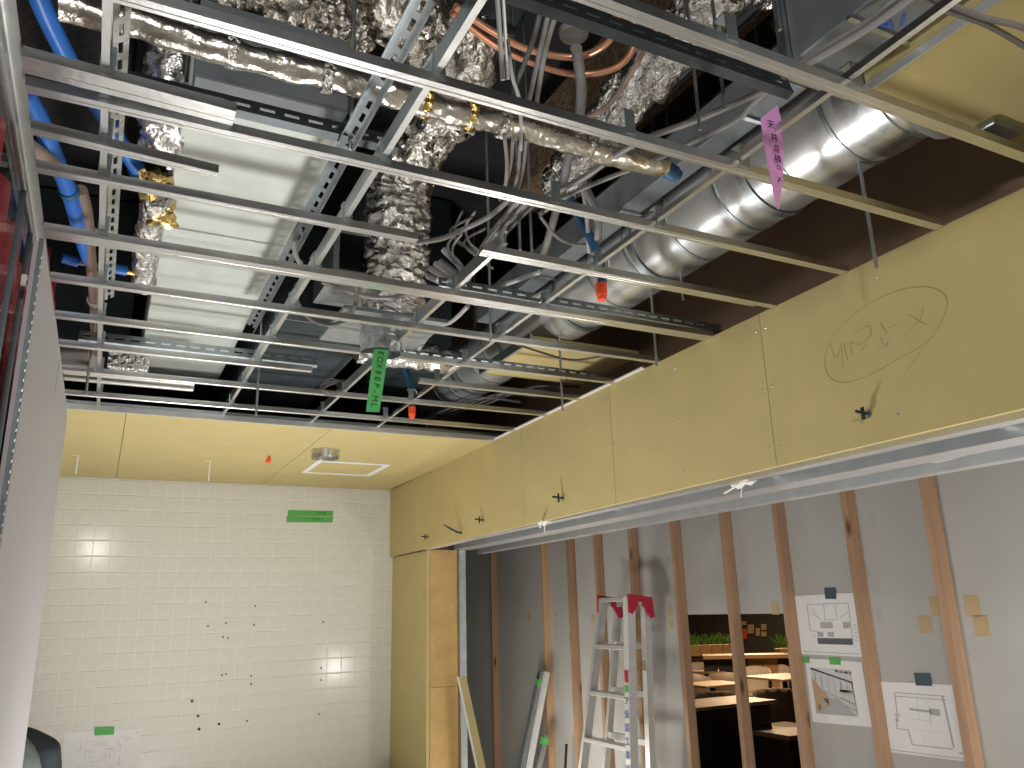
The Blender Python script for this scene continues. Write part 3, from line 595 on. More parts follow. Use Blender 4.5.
# ================================================================== CABLES
def cable(label,pts,r=.006,m='cable',z=2.66,grp='loose cables in the void'):
    return pipe('cable',label,[PZ(p[0],p[1],p[2] if len(p) > 2 else z) for p in pts],r,m,'cable',grp,seg=8,n=7)
cable('upper of two flat grey cables crossing towards the rectangular duct',[(546,196),(580,180),(624,150),(650,137),(704,117),(760,92),(790,74),(860,34),(920,-8)],.008,z=2.70)
cable('lower of two flat grey cables crossing towards the rectangular duct',[(540,214),(567,196),(608,178),(655,160),(681,147),(735,121),(757,100),(803,62),(870,20),(905,-10)],.007,z=2.72)
cable('grey cable sagging from the cut runner to the cable bundle',[(412,243,2.52),(440,239,2.54),(462,230),(490,216),(512,196)],.007,z=2.60)
cable('thin black loop of cable beside the flexible duct',[(296,285),(298,303),(312,320),(331,325),(348,318),(356,302),(356,284)],.007,'cable_dark',z=2.56)
cable('grey cable drooping over the wide runner before the flexible duct',[(322,282),(345,290),(370,297),(395,297),(415,292)],.007,z=2.60)
cable('grey cable arc beside the slotted angle left of the flexible duct',[(300,230),(294,243),(297,258),(301,263)],.007,z=2.6)
cable('brown cable following the foil wrapped duct',[(668,12),(650,40),(632,72),(608,105),(584,119)],.007,'pipe_brown',z=2.95)
cable('brown thin cable loop above the upper orange cap',[(540,216),(556,236),(572,244),(590,244),(600,238)],.005,'cable',z=2.70)
cable('upper of two cables at the top right corner',[(925,-12),(950,4),(985,18),(1024,28),(1060,50)],.006,z=2.66)
cable('lower of two cables at the top right corner',[(920,-2),(945,10),(985,24),(1024,46),(1060,70)],.006,z=2.66)
cable('leftmost of three dark cables dropping at the top centre',[(541,10),(531,46),(513,92)],.006,'cable_dark',z=2.80,grp='dropping cables')
cable('middle of three dark cables dropping at the top centre',[(549,12),(539,55),(528,106)],.006,'cable',z=2.80,grp='dropping cables')
cable('rightmost of three dark cables dropping at the top centre',[(556,14),(545,52),(536,106)],.006,'cable',z=2.80,grp='dropping cables')
cable('thin white cable hanging beside the white steel strips',[(508,40,2.72),(512,75),(520,104),(521,150)],.004,'cable_light',z=2.62)
for k,(a_,b_) in enumerate((((504,134),(504,198)),((513,140),(500,200)),((520,145),(509,205)),((526,140),(512,208)))):
    cable(['leftmost','second from left','third from left','rightmost'][k]+' of four thin cables dropping below the foil pipe',[a_,((a_[0]+b_[0])/2+3,(a_[1]+b_[1])/2),b_],.0045,'cable',z=2.62+.02*k,grp='cables dropping into the tangle')
random.seed(21)
for k in range(7):
    cable('cable of the grey bundle ending at the doubled runner',[(524+k*2.4,192+k*1.5),(508+k*2,212+k),(490+k*1.6,234+k),(478+k*1.2,254)],.0055,['cable','cable_light','cable_dark','cable'][k%4],z=2.60+.012*(k%3),grp='grey cable bundle')
for k in range(6):
    x = 462+random.uniform(-8,28); y = 215+random.uniform(-5,25)
    cable('loose wire curl in the cable tangle',[(x,y),(x-14+random.uniform(-8,8),y+14),(x-6,y+30),(x+10+random.uniform(-8,8),y+40)],.004,['cable_dark','cable'][k%2],z=2.62+.02*k,grp='wire curls')
cable('cable dropping between runners right of the flexible duct',[(468,306),(452,321),(434,329),(421,346),(412,360)],.008,'cable_light',z=2.62)
cable('pale cable crossing under the doubled runner',[(540,272),(520,279),(500,287),(478,300)],.008,'cable_light',z=2.60)
cable('dark cable hanging below the yellow boxing',[(500,338),(540,352),(575,360),(620,352)],.005,'cable_dark',z=2.62)
for k in range(4):
    cable(['lowest','second lowest','third lowest','highest'][k]+' of four dark cables sagging behind the last runners near the fascia',[(400+k*24,428-k*6),(440+k*24,412-k*6),(480+k*20,398-k*4),(520+k*20,402-k*5)],.006,'cable_dark',z=2.64+.02*k,grp='sagging dark cables')
# wire coil
t = thing('wire_coil','coil of thin grey wire lying on the runners left of the green tag','wire coil',PZ(334,390,H+.03))
c = PZ(333,389,H+.035)
for k in range(6):
    rr = .042+.006*(k%3); a0 = k*.5
    obj('turn', MB().tube([c+V((math.cos(a)*rr+.008*(k-3)*.6, math.sin(a)*rr*.5+.006*k-.02, math.sin(a+a0*.3)*rr*.75+.012*(k%2))) for a in [i*2*math.pi/28 for i in range(28)]],.0022,6,closed=True), 'cable', t, smooth=True)
obj('dark_core', MB().lathe([(.002,0),(.02,.004),(.02,.03),(.002,.034)],c+V((.03,-.01,.01)),(.4,1,.2),14), 'rubber', t)
# orange caps on hose ends
for (u,v0,v1,z,lab) in ((602,284,300,2.515,'orange plastic cap hanging under the doubled runner'),(412,407,418,2.52,'orange plastic cap hanging over the last runner')):
    p = PZ(u,v0,z); q = PY(u,v1,p.y); L = p.z-q.z; rr = .017
    t = thing('hose_end',lab,'hose end',q)
    obj('cap', MB().lathe([(0,0),(rr*.75,0),(rr*.85,L*.25),(rr,L*.3),(rr,L),(0,L)],q,(0,0,1),16), 'orange', t, smooth=True)
    obj('hose', MB().tube(bez([V((p.x,p.y,p.z)),V((p.x,p.y,p.z+.05)),V((p.x-.01,p.y+.03,p.z+.16)),V((p.x-.06,p.y+.06,p.z+.3))],6),rr*.85,12), 'blue_dark', t, smooth=True)
    obj('hook', MB().tube([V((p.x-.012,p.y-.02,p.z+.03)),V((p.x-.012,p.y-.02,p.z+.07)),V((p.x+.005,p.y-.022,p.z+.08)),V((p.x+.014,p.y-.02,p.z+.07)),V((p.x+.014,p.y-.02,p.z+.03))],.003,6), 'alu', t)
p = PZ(270,455.5,H); tag(obj('orange_peg', MB().lathe([(.004,0),(.006,-.01),(.016,-.03),(.012,-.045),(0,-.045)],p,(.25,0,1),12),'orange'),'small orange peg sticking out of the yellow ceiling','peg')
# pink ribbon
Yp = PZ(770,112,2.57).y
t = thing('pink_ribbon','pink paper ribbon with black handwriting hanging from the grid','ribbon',PY(778,209,Yp))
L_ = [(760.5,118.5),(763.5,140),(768,165),(773,190),(777.5,209)]; R_ = [(777.5,105),(782.5,124),(783.5,150),(783,180),(778.5,209.5)]
vs_ = []; off = [0,-.006,.004,.012,.0]
for k,((a,b),(c_,d_)) in enumerate(zip(L_,R_)): vs_ += [PY(a,b,Yp-off[k]*.5),PY(c_,d_,Yp+off[k])]
n_ = len(vs_); vs2 = vs_+[p+V((0,.0008,0)) for p in vs_]
fs_ = [(2*i,2*i+1,2*i+3,2*i+2) for i in range(4)]; fs_ += [tuple(k+n_ for k in f) for f in fs_]+[(0,1,n_+1,n_)]
obj('strip', MB().add(vs2,fs_), 'pink', t)
for ch,u,v,sz in (('天',771,125,.021),('井',774.5,138,.021),('点',776.5,149,.020),('検',778,159.5,.020),('口',779,168,.012),('〆',779.5,180,.016)):
    q = PY(u,v,Yp-.009); text('handwriting',ch,sz,'ink',t,frame_mat(q,(1,0,.02),(.05,0,1)))

# ================================================================== FIXINGS ON CEILING BOARDS AND BULKHEAD
q = [PZ(u,v,H) for u,v in ((301,472),(317,460),(391,464),(370,475.5))]
x0 = (q[0].x+q[1].x)/2; x1 = (q[2].x+q[3].x)/2; y1 = (q[1].y+q[2].y)/2; y0 = (q[0].y+q[3].y)/2
if y0 > y1: y0,y1 = y1,y0
t = thing('access_frame','square white access hatch frame in the yellow ceiling','access frame',((x0+x1)/2,(y0+y1)/2,H-.006))
fw = .035
for a,b in (((x0,y0,H-.006),(x1,y0+fw,H-.001)),((x0,y1-fw,H-.006),(x1,y1,H-.001)),((x0,y0+fw+.0005,H-.006),(x0+fw,y1-fw-.0005,H-.001)),((x1-fw,y0+fw+.0005,H-.006),(x1,y1-fw-.0005,H-.001))): obj('frame_bar', MB().bbox(a,b,.001), 'paper', t)
obj('hatch', MB().bbox((x0+fw+.001,y0+fw+.001,H-.004),(x1-fw-.001,y1-fw-.001,H-.001),.0008), 'gypsum', t)
c = PZ(325.5,450,H)
o = tag(obj('duct_stub', MB().lathe([(.074,0),(.074,-.045),(.076,-.050),(.078,-.045),(.078,0),(.074,0)],c,(0,0,1),36),'galv',smooth=True),'round shiny duct stub sticking out of the yellow ceiling','duct stub')
for u,v,k,lab in ((868,414,1.0,'largest bolt with washer, at the right of the bulkhead'),(563,498,1.2,'bolt with bent hook in the middle of the bulkhead'),(483,520,1.1,'bolt on the bulkhead between the slanted spike and the hook'),(428,537,1.0,'small bolt near the far end of the bulkhead')):
    y = PX(u,v,1.85).y; x = FXY(y); c = PX(u,v,x-.001)
    t = thing('bulkhead_bolt',lab,'bolt',c,'bolts through the bulkhead')
    obj('washer', MB().lathe([(.003,0),(.012*k,0),(.012*k,.0025),(.003,.0025)],c,(-1,0,0),14), 'galv_dull', t)
    obj('shank', MB().tube([c+V((-.001,0,0)),c+V((-.045*k,0,.004))],.0042*k,8), 'steel_dark', t)
    obj('wing', MB().cbox((c.x-.02*k,c.y,c.z),(.006,.008,.034*k)), 'steel_dark', t)
y = PX(455,530,1.87).y; x = FXY(y); c = PX(462,533,x-.001)
tag(obj('bent_spike', MB().tube([c,c+V((-.03,0,.004)),c+V((-.08,.01,.03)),c+V((-.11,.02,.05))],[.006,.007,.006,.002],8),'steel_dark'),'bent dark metal spike slanting out of the bulkhead','spike')
c = PZ(925,452,ZF+.03)
tag(obj('cable', MB().tube(bez([c+V((-.02,.10,.05)),c+V((0,.04,.0)),c+V((.06,.02,-.02)),c+V((.14,-.02,.0)),c+V((.16,-.10,.05)),c+V((.2,-.3,.07))],8),.007,8),'cable_light',smooth=True),'pale cable loop inside the steel tracks under the bulkhead','cable')
for y in (.75,1.25,2.1,3.1): tag(obj('track_brace', MB().box((1.975,y,ZF+.03),(2.128,y+.03,ZF+.033)),'galv_bar'),{.75:'steel brace between the tracks nearest the camera',1.25:'steel brace between the tracks under the largest bolt',2.1:'steel brace between the tracks near the yellow stick',3.1:'steel brace between the tracks at the far white scrap'}[y],'brace','track braces')
# wire ties hanging in the track
for u,v,lab in ((742,486,'yellow tie stick with plastic scrap wedged under the bulkhead'),(545,524,'white plastic scrap wedged under the far part of the bulkhead')):
    c = PZ(u,v,ZF-.006); t = thing('tie_scrap',lab,'scrap',c)
    obj('stick', MB().tube([c+V((-.09,-.13,0)),c+V((.06,.16,0))],.004,6), 'gyp_edge', t)
    o = obj('film', MB().lathe([(.001,0),(.03,.006),(.045,.02),(.02,.03),(.001,.032)],c,(.2,0,1),14), 'paper', t); crinkle(o,.02,50)
    obj('loop', MB().tube([c+V((0,0,0)),c+V((0,.01,-.03)),c+V((.01,.02,-.035))],.002,6), 'paper', t)
# green tape strips on the tiled wall
def decal(name, corners, nrm, th, m, parent=None):
    n = V(nrm).normalized()*th; cs = [V(p) for p in corners]
    return obj(name, MB().add([p+n*.2 for p in cs]+[p+n for p in cs],[(0,1,2,3),(4,5,6,7),(0,1,5,4),(1,2,6,5),(2,3,7,6),(3,0,4,7)]), m, parent)
t = thing('tape_strip','two stacked green tape strips with tiny writing on the tiles','tape',PY(310,520,YB-.006))
yy = YB-.0045
for cs in (((288,510),(333,511),(333,516.4),(287.5,516)),((286.5,516.3),(333,516.8),(332.5,522.5),(286.5,522.2))):
    decal('strip',[PY(a,b,yy) for a,b in cs],(0,-1,0),.0015,'green_tape',t)
for s_,u,v,sz in (('|-III-III',321,513.2,.03),("|' iiii-i  ..",318,519,.026)): text('handwriting',s_,sz,'ink_green',t,frame_mat(PY(u,v,yy-.002),(1,0,0),(0,0,1)))
# ================================================================== DRAWINGS
def bil(cs,s_,t_): return cs[0]*(1-s_)*(1-t_)+cs[1]*s_*(1-t_)+cs[2]*s_*t_+cs[3]*(1-s_)*t_
def sheet(label, corners, nrm, grp='drawings taped to the walls'):
    cs = [V(p) for p in corners]; ctr = sum(cs,V())/4
    t = thing('drawing_sheet',label,'drawing',V((ctr.x,ctr.y,min(p.z for p in cs))),grp)
    decal('paper',cs,nrm,.0012,'paper',t); t_n = V(nrm).normalized()
    return t,cs,t_n
def prints(t,cs,n,items,m,name='printing'):
    mb = MB()
    for it in items:
        if it[0] == 'r':
            _,a,b,c_,d = it; q = [bil(cs,a,b),bil(cs,c_,b),bil(cs,c_,d),bil(cs,a,d)]
        else:
            _,a,b,c_,d,w_ = it; dx_ = c_-a; dy_ = d-b; L = math.hypot(dx_,dy_) or 1; ox = -dy_/L*w_/2; oy = dx_/L*w_/2
            q = [bil(cs,a+ox,b+oy),bil(cs,c_+ox,d+oy),bil(cs,c_-ox,d-oy),bil(cs,a-ox,b-oy)]
        mb.add([p+n*.0015 for p in q],[(0,1,2,3)])
    o = obj(name,mb,m,t); o['kind'] = 'stuff'; return o
xp = XW-.002; NX = (-1,0,0); ln = lambda *a: ('l',*a); rc = lambda *a: ('r',*a)
cs1 = [PX(u,v,xp) for u,v in ((793,596),(855,592.5),(863,657),(801,654))]
t,cs,n = sheet('floor plan drawing on the upper sheet by the wall opening',cs1,NX)
prints(t,cs,n,[ln(.22,.16,.88,.16,.012),ln(.22,.16,.22,.6,.012),ln(.88,.16,.88,.78,.012),ln(.22,.6,.36,.62,.01),ln(.5,.16,.48,.45,.01),ln(.68,.18,.68,.4,.01),ln(.26,.3,.46,.44,.008),ln(.3,.22,.4,.42,.008),ln(.5,.42,.68,.42,.008),ln(.72,.4,.86,.3,.008),ln(.24,.72,.3,.66,.008),ln(.05,.95,.95,.96,.012)]+[ln(.92,.5+.06*k,.97,.52+.06*k,.01) for k in range(5)],'print_grey')
prints(t,cs,n,[rc(.4,.46,.6,.56),rc(.76,.46,.87,.56),rc(.33,.62,.43,.7),rc(.5,.62,.6,.7)],'print_grey')
prints(t,cs,n,[rc(.32,.72,.88,.82)],'print_dark')
decal('tape',[PX(u,v,xp-.002) for u,v in ((824,588),(835.5,588),(836.5,599),(825.5,599))],NX,.001,'tape_dark',t)
cs2 = [PX(u,v,xp) for u,v in ((805,658),(862,662),(872,727),(813,722))]
t,cs,n = sheet('perspective view of a railed stair on the lower sheet by the wall opening',cs2,NX)
prints(t,cs,n,[rc(.08,.14,.8,.86)],'print_light'); 
mbq = MB().add([bil(cs,a,b)+n*.002 for a,b in ((.08,.3),(.42,.68),(.1,.86))],[(0,1,2)]); obj('printing',mbq,'print_tan',t)
mbq = MB().add([bil(cs,a,b)+n*.002 for a,b in ((.2,.62),(.5,.6),(.8,.86),(.1,.86))],[(0,1,2,3)]); obj('printing',mbq,'print_grey',t)
prints(t,cs,n,[ln(.08,.16,.8,.34,.03),ln(.78,.34,.8,.84,.02)],'print_dark')
prints(t,cs,n,[ln(.15+.11*k,.22+.027*k,.15+.11*k,.44+.04*k,.012) for k in range(6)]+[ln(.14,.46,.8,.68,.012),ln(.14,.52,.8,.78,.012)]+[ln(.2+.06*k,.5+.02*k,.22+.06*k,.58+.02*k,.01) for k in range(10)],'print_grey')
prints(t,cs,n,[rc(.56,.46,.76,.54)],'print_grey'); prints(t,cs,n,[rc(.60,.16,.66,.20),rc(.68,.165,.74,.205),rc(.52,.15,.58,.19),rc(.76,.17,.8,.21)],'print_tan')
for a in (((803,656.5),(809.5,657),(809.5,663),(803,662.5)),((829,657.5),(840,658),(841,665),(830,664.5))): decal('tape',[PX(u,v,xp-.002) for u,v in a],NX,.001,'green_tape',t)
cs3 = [PX(u,v,xp) for u,v in ((873.5,681),(957,685),(970,762),(886,751.5))]
t,cs,n = sheet('site plan drawing alone beside the rightmost stud',cs3,NX)
prints(t,cs,n,[ln(.25,.15,.85,.16,.012),ln(.25,.2,.85,.21,.012),ln(.82,.16,.85,.84,.022),ln(.25,.15,.24,.42,.014),ln(.24,.42,.2,.66,.012),ln(.2,.66,.34,.66,.012),ln(.34,.66,.36,.86,.014),ln(.36,.86,.84,.86,.014),ln(.05,.965,.95,.97,.012),ln(.9,.9,.94,.9,.02)],'print_grey')
prints(t,cs,n,[ln(.4,.37,.66,.385,.03),rc(.64,.34,.76,.43)],'print_grey'); prints(t,cs,n,[ln(.52,.14,.5,.5,.008),ln(.4,.5,.64,.52,.008),ln(.64,.3,.64,.56,.008),ln(.4,.64,.8,.66,.006),ln(.52,.7,.52,.84,.006)],'print_light')
prints(t,cs,n,[rc(.2,.44,.27,.5),rc(.19,.52,.25,.56)],'print_light')
decal('tape',[PX(u,v,xp-.002) for u,v in ((914,673),(930,673.5),(932,686),(916,685.5))],NX,.001,'tape_dark',t)
yp = YB-.005
cs4 = [PY(u,v,yp) for u,v in ((64.5,732.5),(142,728.5),(138,786),(60,790))]
t,cs,n = sheet('plan sheet taped to the tiled wall with green tape',cs4,(0,-1,0))
random.seed(4)
prints(t,cs,n,[ln(a,b,a+random.uniform(.03,.12),b+random.uniform(-.01,.01),.008) for a,b in [(random.uniform(.15,.85),random.uniform(.1,.9)) for _ in range(46)]]+[ln(a,b,a,b+random.uniform(.06,.2),.008) for a,b in [(random.uniform(.2,.8),random.uniform(.15,.7)) for _ in range(14)]]+[ln(.92,.07,.96,.07,.02)],'print_light')
decal('tape',[PY(u,v,yp-.002) for u,v in ((94.5,727),(114.5,726.5),(114,734.5),(94.5,735.5))],(0,-1,0),.001,'green_tape',t)

# ================================================================== STEPLADDER
def down(a,b,z):                            # point on line a->b at height z
    k = (z-a.z)/(b.z-a.z); return a+(b-a)*k
fl0 = PX(604,598,2.93); fl1 = down(fl0,PX(583,768,2.90),.02)
fr0 = PX(629,597,2.93); fr1 = down(fr0,PX(632,768,2.90),.02)
bl0 = PX(619,601,3.06); bl1 = down(bl0,PX(606,768,3.13),.02)
br0 = PX(645,600,3.06); br1 = down(br0,PX(651,768,3.13),.02)
t = thing('stepladder','aluminium stepladder with red hinges against the timber studs','ladder',V(((fl1.x+br1.x)/2,(fl1.y+br1.y)/2,0)))
def rail(a,b,w,d,m='alu'):
    ax = (b-a).normalized(); u = V((0,1,0)); n = ax.cross(u).normalized(); pr = [(-w/2,-d/2),(w/2,-d/2),(w/2,-d/2+.004),(-w/2+.004,-d/2+.004),(-w/2+.004,d/2-.004),(w/2,d/2-.004),(w/2,d/2),(-w/2,d/2)]
    return MB().prof(pr,a,b,u,n)
obj('front_rail', rail(fl0,fl1,.028,.055), 'alu', t); rr_ = obj('front_rail', rail(fr0,fr1,.05,.055), 'alu_bright', t)
obj('rear_rail', rail(bl0,bl1,.028,.045), 'alu', t); obj('rear_rail', rail(br0,br1,.045,.045), 'alu_bright', t)
for k in range(6):
    z = fl0.z-.012-k*.285
    if z < .1: break
    a = down(fl0,fl1,z); b = down(fr0,fr1,z); obj('step' if k else 'top_step', MB().bbox((a.x-.03,b.y+.02,z-.014),(a.x+.035,a.y-.012,z+.014),.003), 'alu', t)
    if k > 0:
        a = down(bl0,bl1,z); b = down(br0,br1,z); obj('rear_brace', MB().bbox((a.x-.012,b.y+.02,z-.02),(a.x+.012,a.y-.012,z+.02),.003), 'alu', t)
for a,b,side in ((fr0,br0,1),(fl0,bl0,-1)):
    y_ = a.y-side*.03
    hx = obj('hinge', MB().prof([(a.x-.03,a.z-.09),(a.x-.005,a.z-.10),(a.x+.045,a.z-.04),(b.x-.045,b.z-.04),(b.x+.0,b.z-.11),(b.x+.025,b.z-.10),(b.x+.02,b.z+.015),(a.x-.03,a.z+.02)],(0,y_-.008,0),(0,y_+.008,0),(1,0,0),(0,0,1)), 'red_plastic', t)
    obj('rivet', MB().lathe([(0,0),(.012,0),(.012,.006),(0,.007)],(a.x+.05,y_-.009,a.z-.04),(0,-1,0),12), 'alu', hx)
def on_rail(z): p = down(fr0,fr1,z); return p
ax_ = (fr1-fr0).normalized()
nrm_ = V((-1,0,0)); p = on_rail(1.20); obj('sticker', MB().box((p.x-.031,p.y-.018,p.z-.035),(p.x-.0285,p.y+.018,p.z+.035)), 'red_plastic', t)
p = on_rail(1.13); obj('sticker', MB().box((p.x-.031,p.y-.018,p.z-.018),(p.x-.0285,p.y+.018,p.z+.018)), 'green_tape', t)
for k,ch in enumerate('ア仮設工事用'): p = on_rail(1.06-.075*k); text('handwriting',ch,.05,'ink_blue' if k else 'ink',t,frame_mat((p.x-.031,p.y,p.z),(0,-1,0),(0,0,1)))
p = down(br0,br1,1.25); obj('sticker', MB().box((p.x-.026,p.y-.018,p.z-.03),(p.x-.0235,p.y+.018,p.z+.03)), 'masking', t)

# ================================================================== LEANING STEEL AND BOARDS
def lean(label,u0,v0,u1,v1,xt,xb,w,d,m,name='steel_stud',tapes=(),cat='steel stud',grp=None):
    a = PX(u0,v0,xt); b = down(a,PX(u1,v1,xb),.005)
    t = thing(name,label,cat,b,grp)
    ax = (a-b).normalized(); u = V((0,1,0)); u = (u-ax*u.dot(ax)).normalized(); n = ax.cross(u)
    pr = [(-w/2,-d/2),(w/2,-d/2),(w/2,d/2),(w/2-.0015,d/2),(w/2-.0015,-d/2+.0015),(-w/2+.0015,-d/2+.0015),(-w/2+.0015,d/2),(-w/2,d/2)]
    obj('channel', MB().prof(pr,b,a,u,n), m, t)
    for k in tapes:
        c = a+(b-a)*k; obj('tape', MB().prof([(-w/2-.002,-d/2-.002),(w/2+.002,-d/2-.002),(w/2+.002,d/2+.002),(-w/2-.002,d/2+.002)],c-ax*.025,c+ax*.025,u,n), 'green_tape', t)
    return t
lean('long dull steel stud with green tape leaning left of the pale timber stud',541.5,671,521,768,3.18,3.05,.045,.04,'galv_dull',tapes=(.075,),grp='leaning steel studs')
lean('long bright steel stud leaning beside the dull taped one',547,672,529,768,3.17,3.04,.028,.04,'alu_bright',grp='leaning steel studs')
lean('short steel stud with green tape leaning in front of the long ones',546,735,536,775,3.12,3.02,.04,.04,'galv',tapes=(.06,),grp='leaning steel studs')
lean('thin dark rod leaning between two timber studs',566.5,744,565,775,3.2,3.15,.014,.014,'rubber',name='dark_rod',cat='rod')
a = PY(462,676,YJ-.14); b = down(a,PY(483,775,YJ-.30),.004); ax = (a-b).normalized(); u = V((1,0,0)); u = (u-ax*u.dot(ax)).normalized(); n = ax.cross(u)
t = thing('board_offcut','narrow yellow board offcut leaning at the steel post','board',b)
obj('face', MB().prof([(-.025,-.006),(.025,-.006),(.025,.006),(-.025,.006)],b,a,u,n), 'gypsum', t)
obj('white_edge', MB().prof([(-.034,-.006),(-.0255,-.006),(-.0255,.006),(-.034,.006)],b,a,u,n), 'paper', t)
p = PY(394,767,YJ+.3); t = thing('blue_bag','corner of a blue plastic bag at the foot of the tiled wall','bag',(1.78,5.35,0))
o = obj('bag', MB().lathe([(.001,0),(.12,.0),(.15,.25),(.13,.45),(.06,.54),(.02,.58),(.001,.585)],(1.76,5.45,0),(0,0,1),20), 'blue_pipe', t, smooth=True); crinkle(o,.04,9)

# ================================================================== LEFT SIDE: PANEL, GLASS, RED SHEET
KP = .78; XP = XL*KP+.004; zp = CZ+(H-CZ)*KP; yp0 = 2.07*KP; yp1 = 3.14
t = thing('partition_panel','tall plain grey partition panel on the left','partition panel',(XP,2.2,0))
obj('panel', MB().bbox((XP-.006,yp0+.024,0),(XP+.012,yp1,zp),.003), 'panel_grey', t)
es = obj('edge_strip', MB().bbox((XP+.003,yp0+.01,0),(XP+.010,yp0+.022,zp),.001), 'steel_dark', t)
for k in range(52): obj('hole', MB().cbox((XP+.0105,yp0+.016,1.32+k*.0185),(.0012,.004,.005)), 'galv_dull', es)
p = PX(57,378,XP+.0125); obj('scratch', MB().tube([p+V((0,-.012,-.04)),p+V((0,.004,0)),p+V((0,.012,.05))],.0012,5), 'mark_grey', t)
t = thing('glass_partition','dark framed glass screen at the left edge of the room','glass screen',(XL,1.5,0))
obj('pane', MB().box((XL-.006,.72,.1),(XL-.001,2.3,2.47)), 'glass_smoke', t)
for y,wd in ((2.32,.03),(1.79,.008),(2.0,.004),(.70,.04)): obj('mullion', MB().bbox((XL-.008,y-wd/2,0),(XL+.004,y+wd/2,2.49),.002), 'steel_dark', t)
obj('top_rail', MB().bbox((XL-.008,.73,2.471),(XL+.004,2.3,2.495),.002), 'galv_dull', t)
p = PX(23.5,282,XL+.006); obj('latch', MB().bbox(p-V((.004,.014,.014)),p+V((.006,.014,.014)),.002), 'gyp_edge', t); obj('latch_hole', MB().cbox(p+V((.0065,0,0)),(.002,.008,.008)), 'ink', t)
tag(obj('wall_angle', MB().box((XL-.002,.74,H+.0),(XL,3.87,H+.03)).box((XL,.74,H+.0215),(XL+.018,3.87,H+.023)),'galv_bar'),'thin steel angle carrying the left ends of the runners','steel angle')
mbq = MB(); vs_ = []; N = 90
for i in range(N+1):
    y = 1.45+1.85*i/N; x = XL-.040+.024*math.sin(i*.55)+.006*math.sin(i*.37); zt2 = 2.46 if y < 2.5 else 2.46+.26*min(1,(y-2.5)/.12)
    vs_ += [(x,y,.3),(x+.004*math.sin(i),y,1.5),(x,y,zt2)]
for i in range(N):
    for k in range(2): mbq.f.append((3*i+k,3*i+3+k,3*i+4+k,3*i+1+k))
mbq.v = [V(p) for p in vs_]; o = obj('red_sheet', mbq, 'red_sheet', smooth=True); sm = o.modifiers.new('thick','SOLIDIFY'); sm.thickness = .003
tag(o,'bright red sheet hanging behind the glass screen and grey panel','sheet')
tag(obj('sheet_rail', MB().tube([(XL-.05,1.4,2.62),(XL-.05,3.35,2.62)],.010,10).tube([(XL-.05,1.6,2.62),(XL-.05,1.6,3.745)],.005,6),'galv_dull'),'rail carrying the red sheet above the grey panel','rail')

# ================================================================== PERSON sitting before the tiled wall, mostly behind the panel
pe = PY(60,768,4.5); sx = pe.x-.232; sy = 4.5
t = thing('person','person in a grey and black jacket mostly hidden by the grey panel','person',(sx,sy,0))
SH = pe.z+.165
def limb(mb, pts):                          # closed tapered tube with rounded ends: pts = (place, radius)
    P_ = [V(p[0])+V((sx,sy,0)) for p in pts]; r_ = [p[1] for p in pts]
    d0 = (P_[0]-P_[1]).normalized(); d1 = (P_[-1]-P_[-2]).normalized()
    Q = [P_[0]+d0*r_[0]*.95,P_[0]+d0*r_[0]*.6]+P_+[P_[-1]+d1*r_[-1]*.6,P_[-1]+d1*r_[-1]*.95]
    mb.tube(Q,[r_[0]*.25,r_[0]*.8]+r_+[r_[-1]*.8,r_[-1]*.25],14)
bm_ = MB()
for k in (-1,0,1): limb(bm_,[((k*.065,0,.50),.12),((k*.06,.02,.65),.115),((k*.07,.05,.82),.11),((k*.075,.075,SH-.14),.10)])
limb(bm_,[((-.17,.08,SH-.10),.062),((-.09,.09,SH-.06),.068),((0,.10,SH-.03),.07),((.09,.09,SH-.06),.068),((.17,.08,SH-.10),.062)])
limb(bm_,[((0,.10,SH-.03),.06),((-.06,.16,SH+.06),.052),((-.11,.21,SH+.14),.075),((-.13,.23,SH+.19),.08)])
for k in (-1,1):
    limb(bm_,[((k*.17,.08,SH-.10),.06),((k*.205,.14,SH-.28),.05),((k*.165,.37,SH-.36),.038)])
    limb(bm_,[((k*.09,.03,.47),.10),((k*.13,.44,.48),.072),((k*.13,.46,.12),.05),((k*.14,.48,.05),.045)]); limb(bm_,[((k*.14,.46,.045),.04),((k*.15,.62,.04),.036)])
bd = obj('body', bm_, 'jacket_dark', t, smooth=True)
rm = bd.modifiers.new('remesh','REMESH'); rm.mode = 'VOXEL'; rm.voxel_size = .013; rm.use_smooth_shade = True
sm_ = bd.modifiers.new('soft','SMOOTH'); sm_.factor = .5; sm_.iterations = 10
dg = bpy.context.evaluated_depsgraph_get(); me_ = bpy.data.meshes.new_from_object(bd.evaluated_get(dg)); bd.modifiers.clear(); bd.data = me_
for p_ in me_.polygons: p_.use_smooth = True
bd['label'] = 'dark jacket sleeve and shoulder'
# grey back panel of the jacket
mbq = MB(); N = 10; M_ = 12
for i in range(N+1):
    for k in range(M_+1):
        a = -1+2*i/N; b = k/M_; z = .52+(SH-.012-.52)*b; wdt = (.155+.01*math.sin(b*3))*(1-.5*(max(0,b-.7)/.3)**2)
        x = a*wdt; y = -.150+.075*b+.075*(abs(a)**2.2)+(.05*max(0,b-.85)/.15)
        mbq.v.append(V((sx+x,sy+y,z)))
for i in range(N):
    for k in range(M_): q0 = i*(M_+1)+k; mbq.f.append((q0,q0+1,q0+M_+2,q0+M_+1))
o = obj('jacket_back', mbq, 'jacket_grey', t, smooth=True); sm = o.modifiers.new('thick','SOLIDIFY'); sm.thickness = .02
o = obj('hair', MB().lathe([(.001,.12),(.06,.11),(.092,.06),(.098,0),(.085,-.06),(.05,-.085),(.001,-.09)],(sx-.125,sy+.22,SH+.18),(-.4,.15,1),20), 'hair', t, smooth=True)
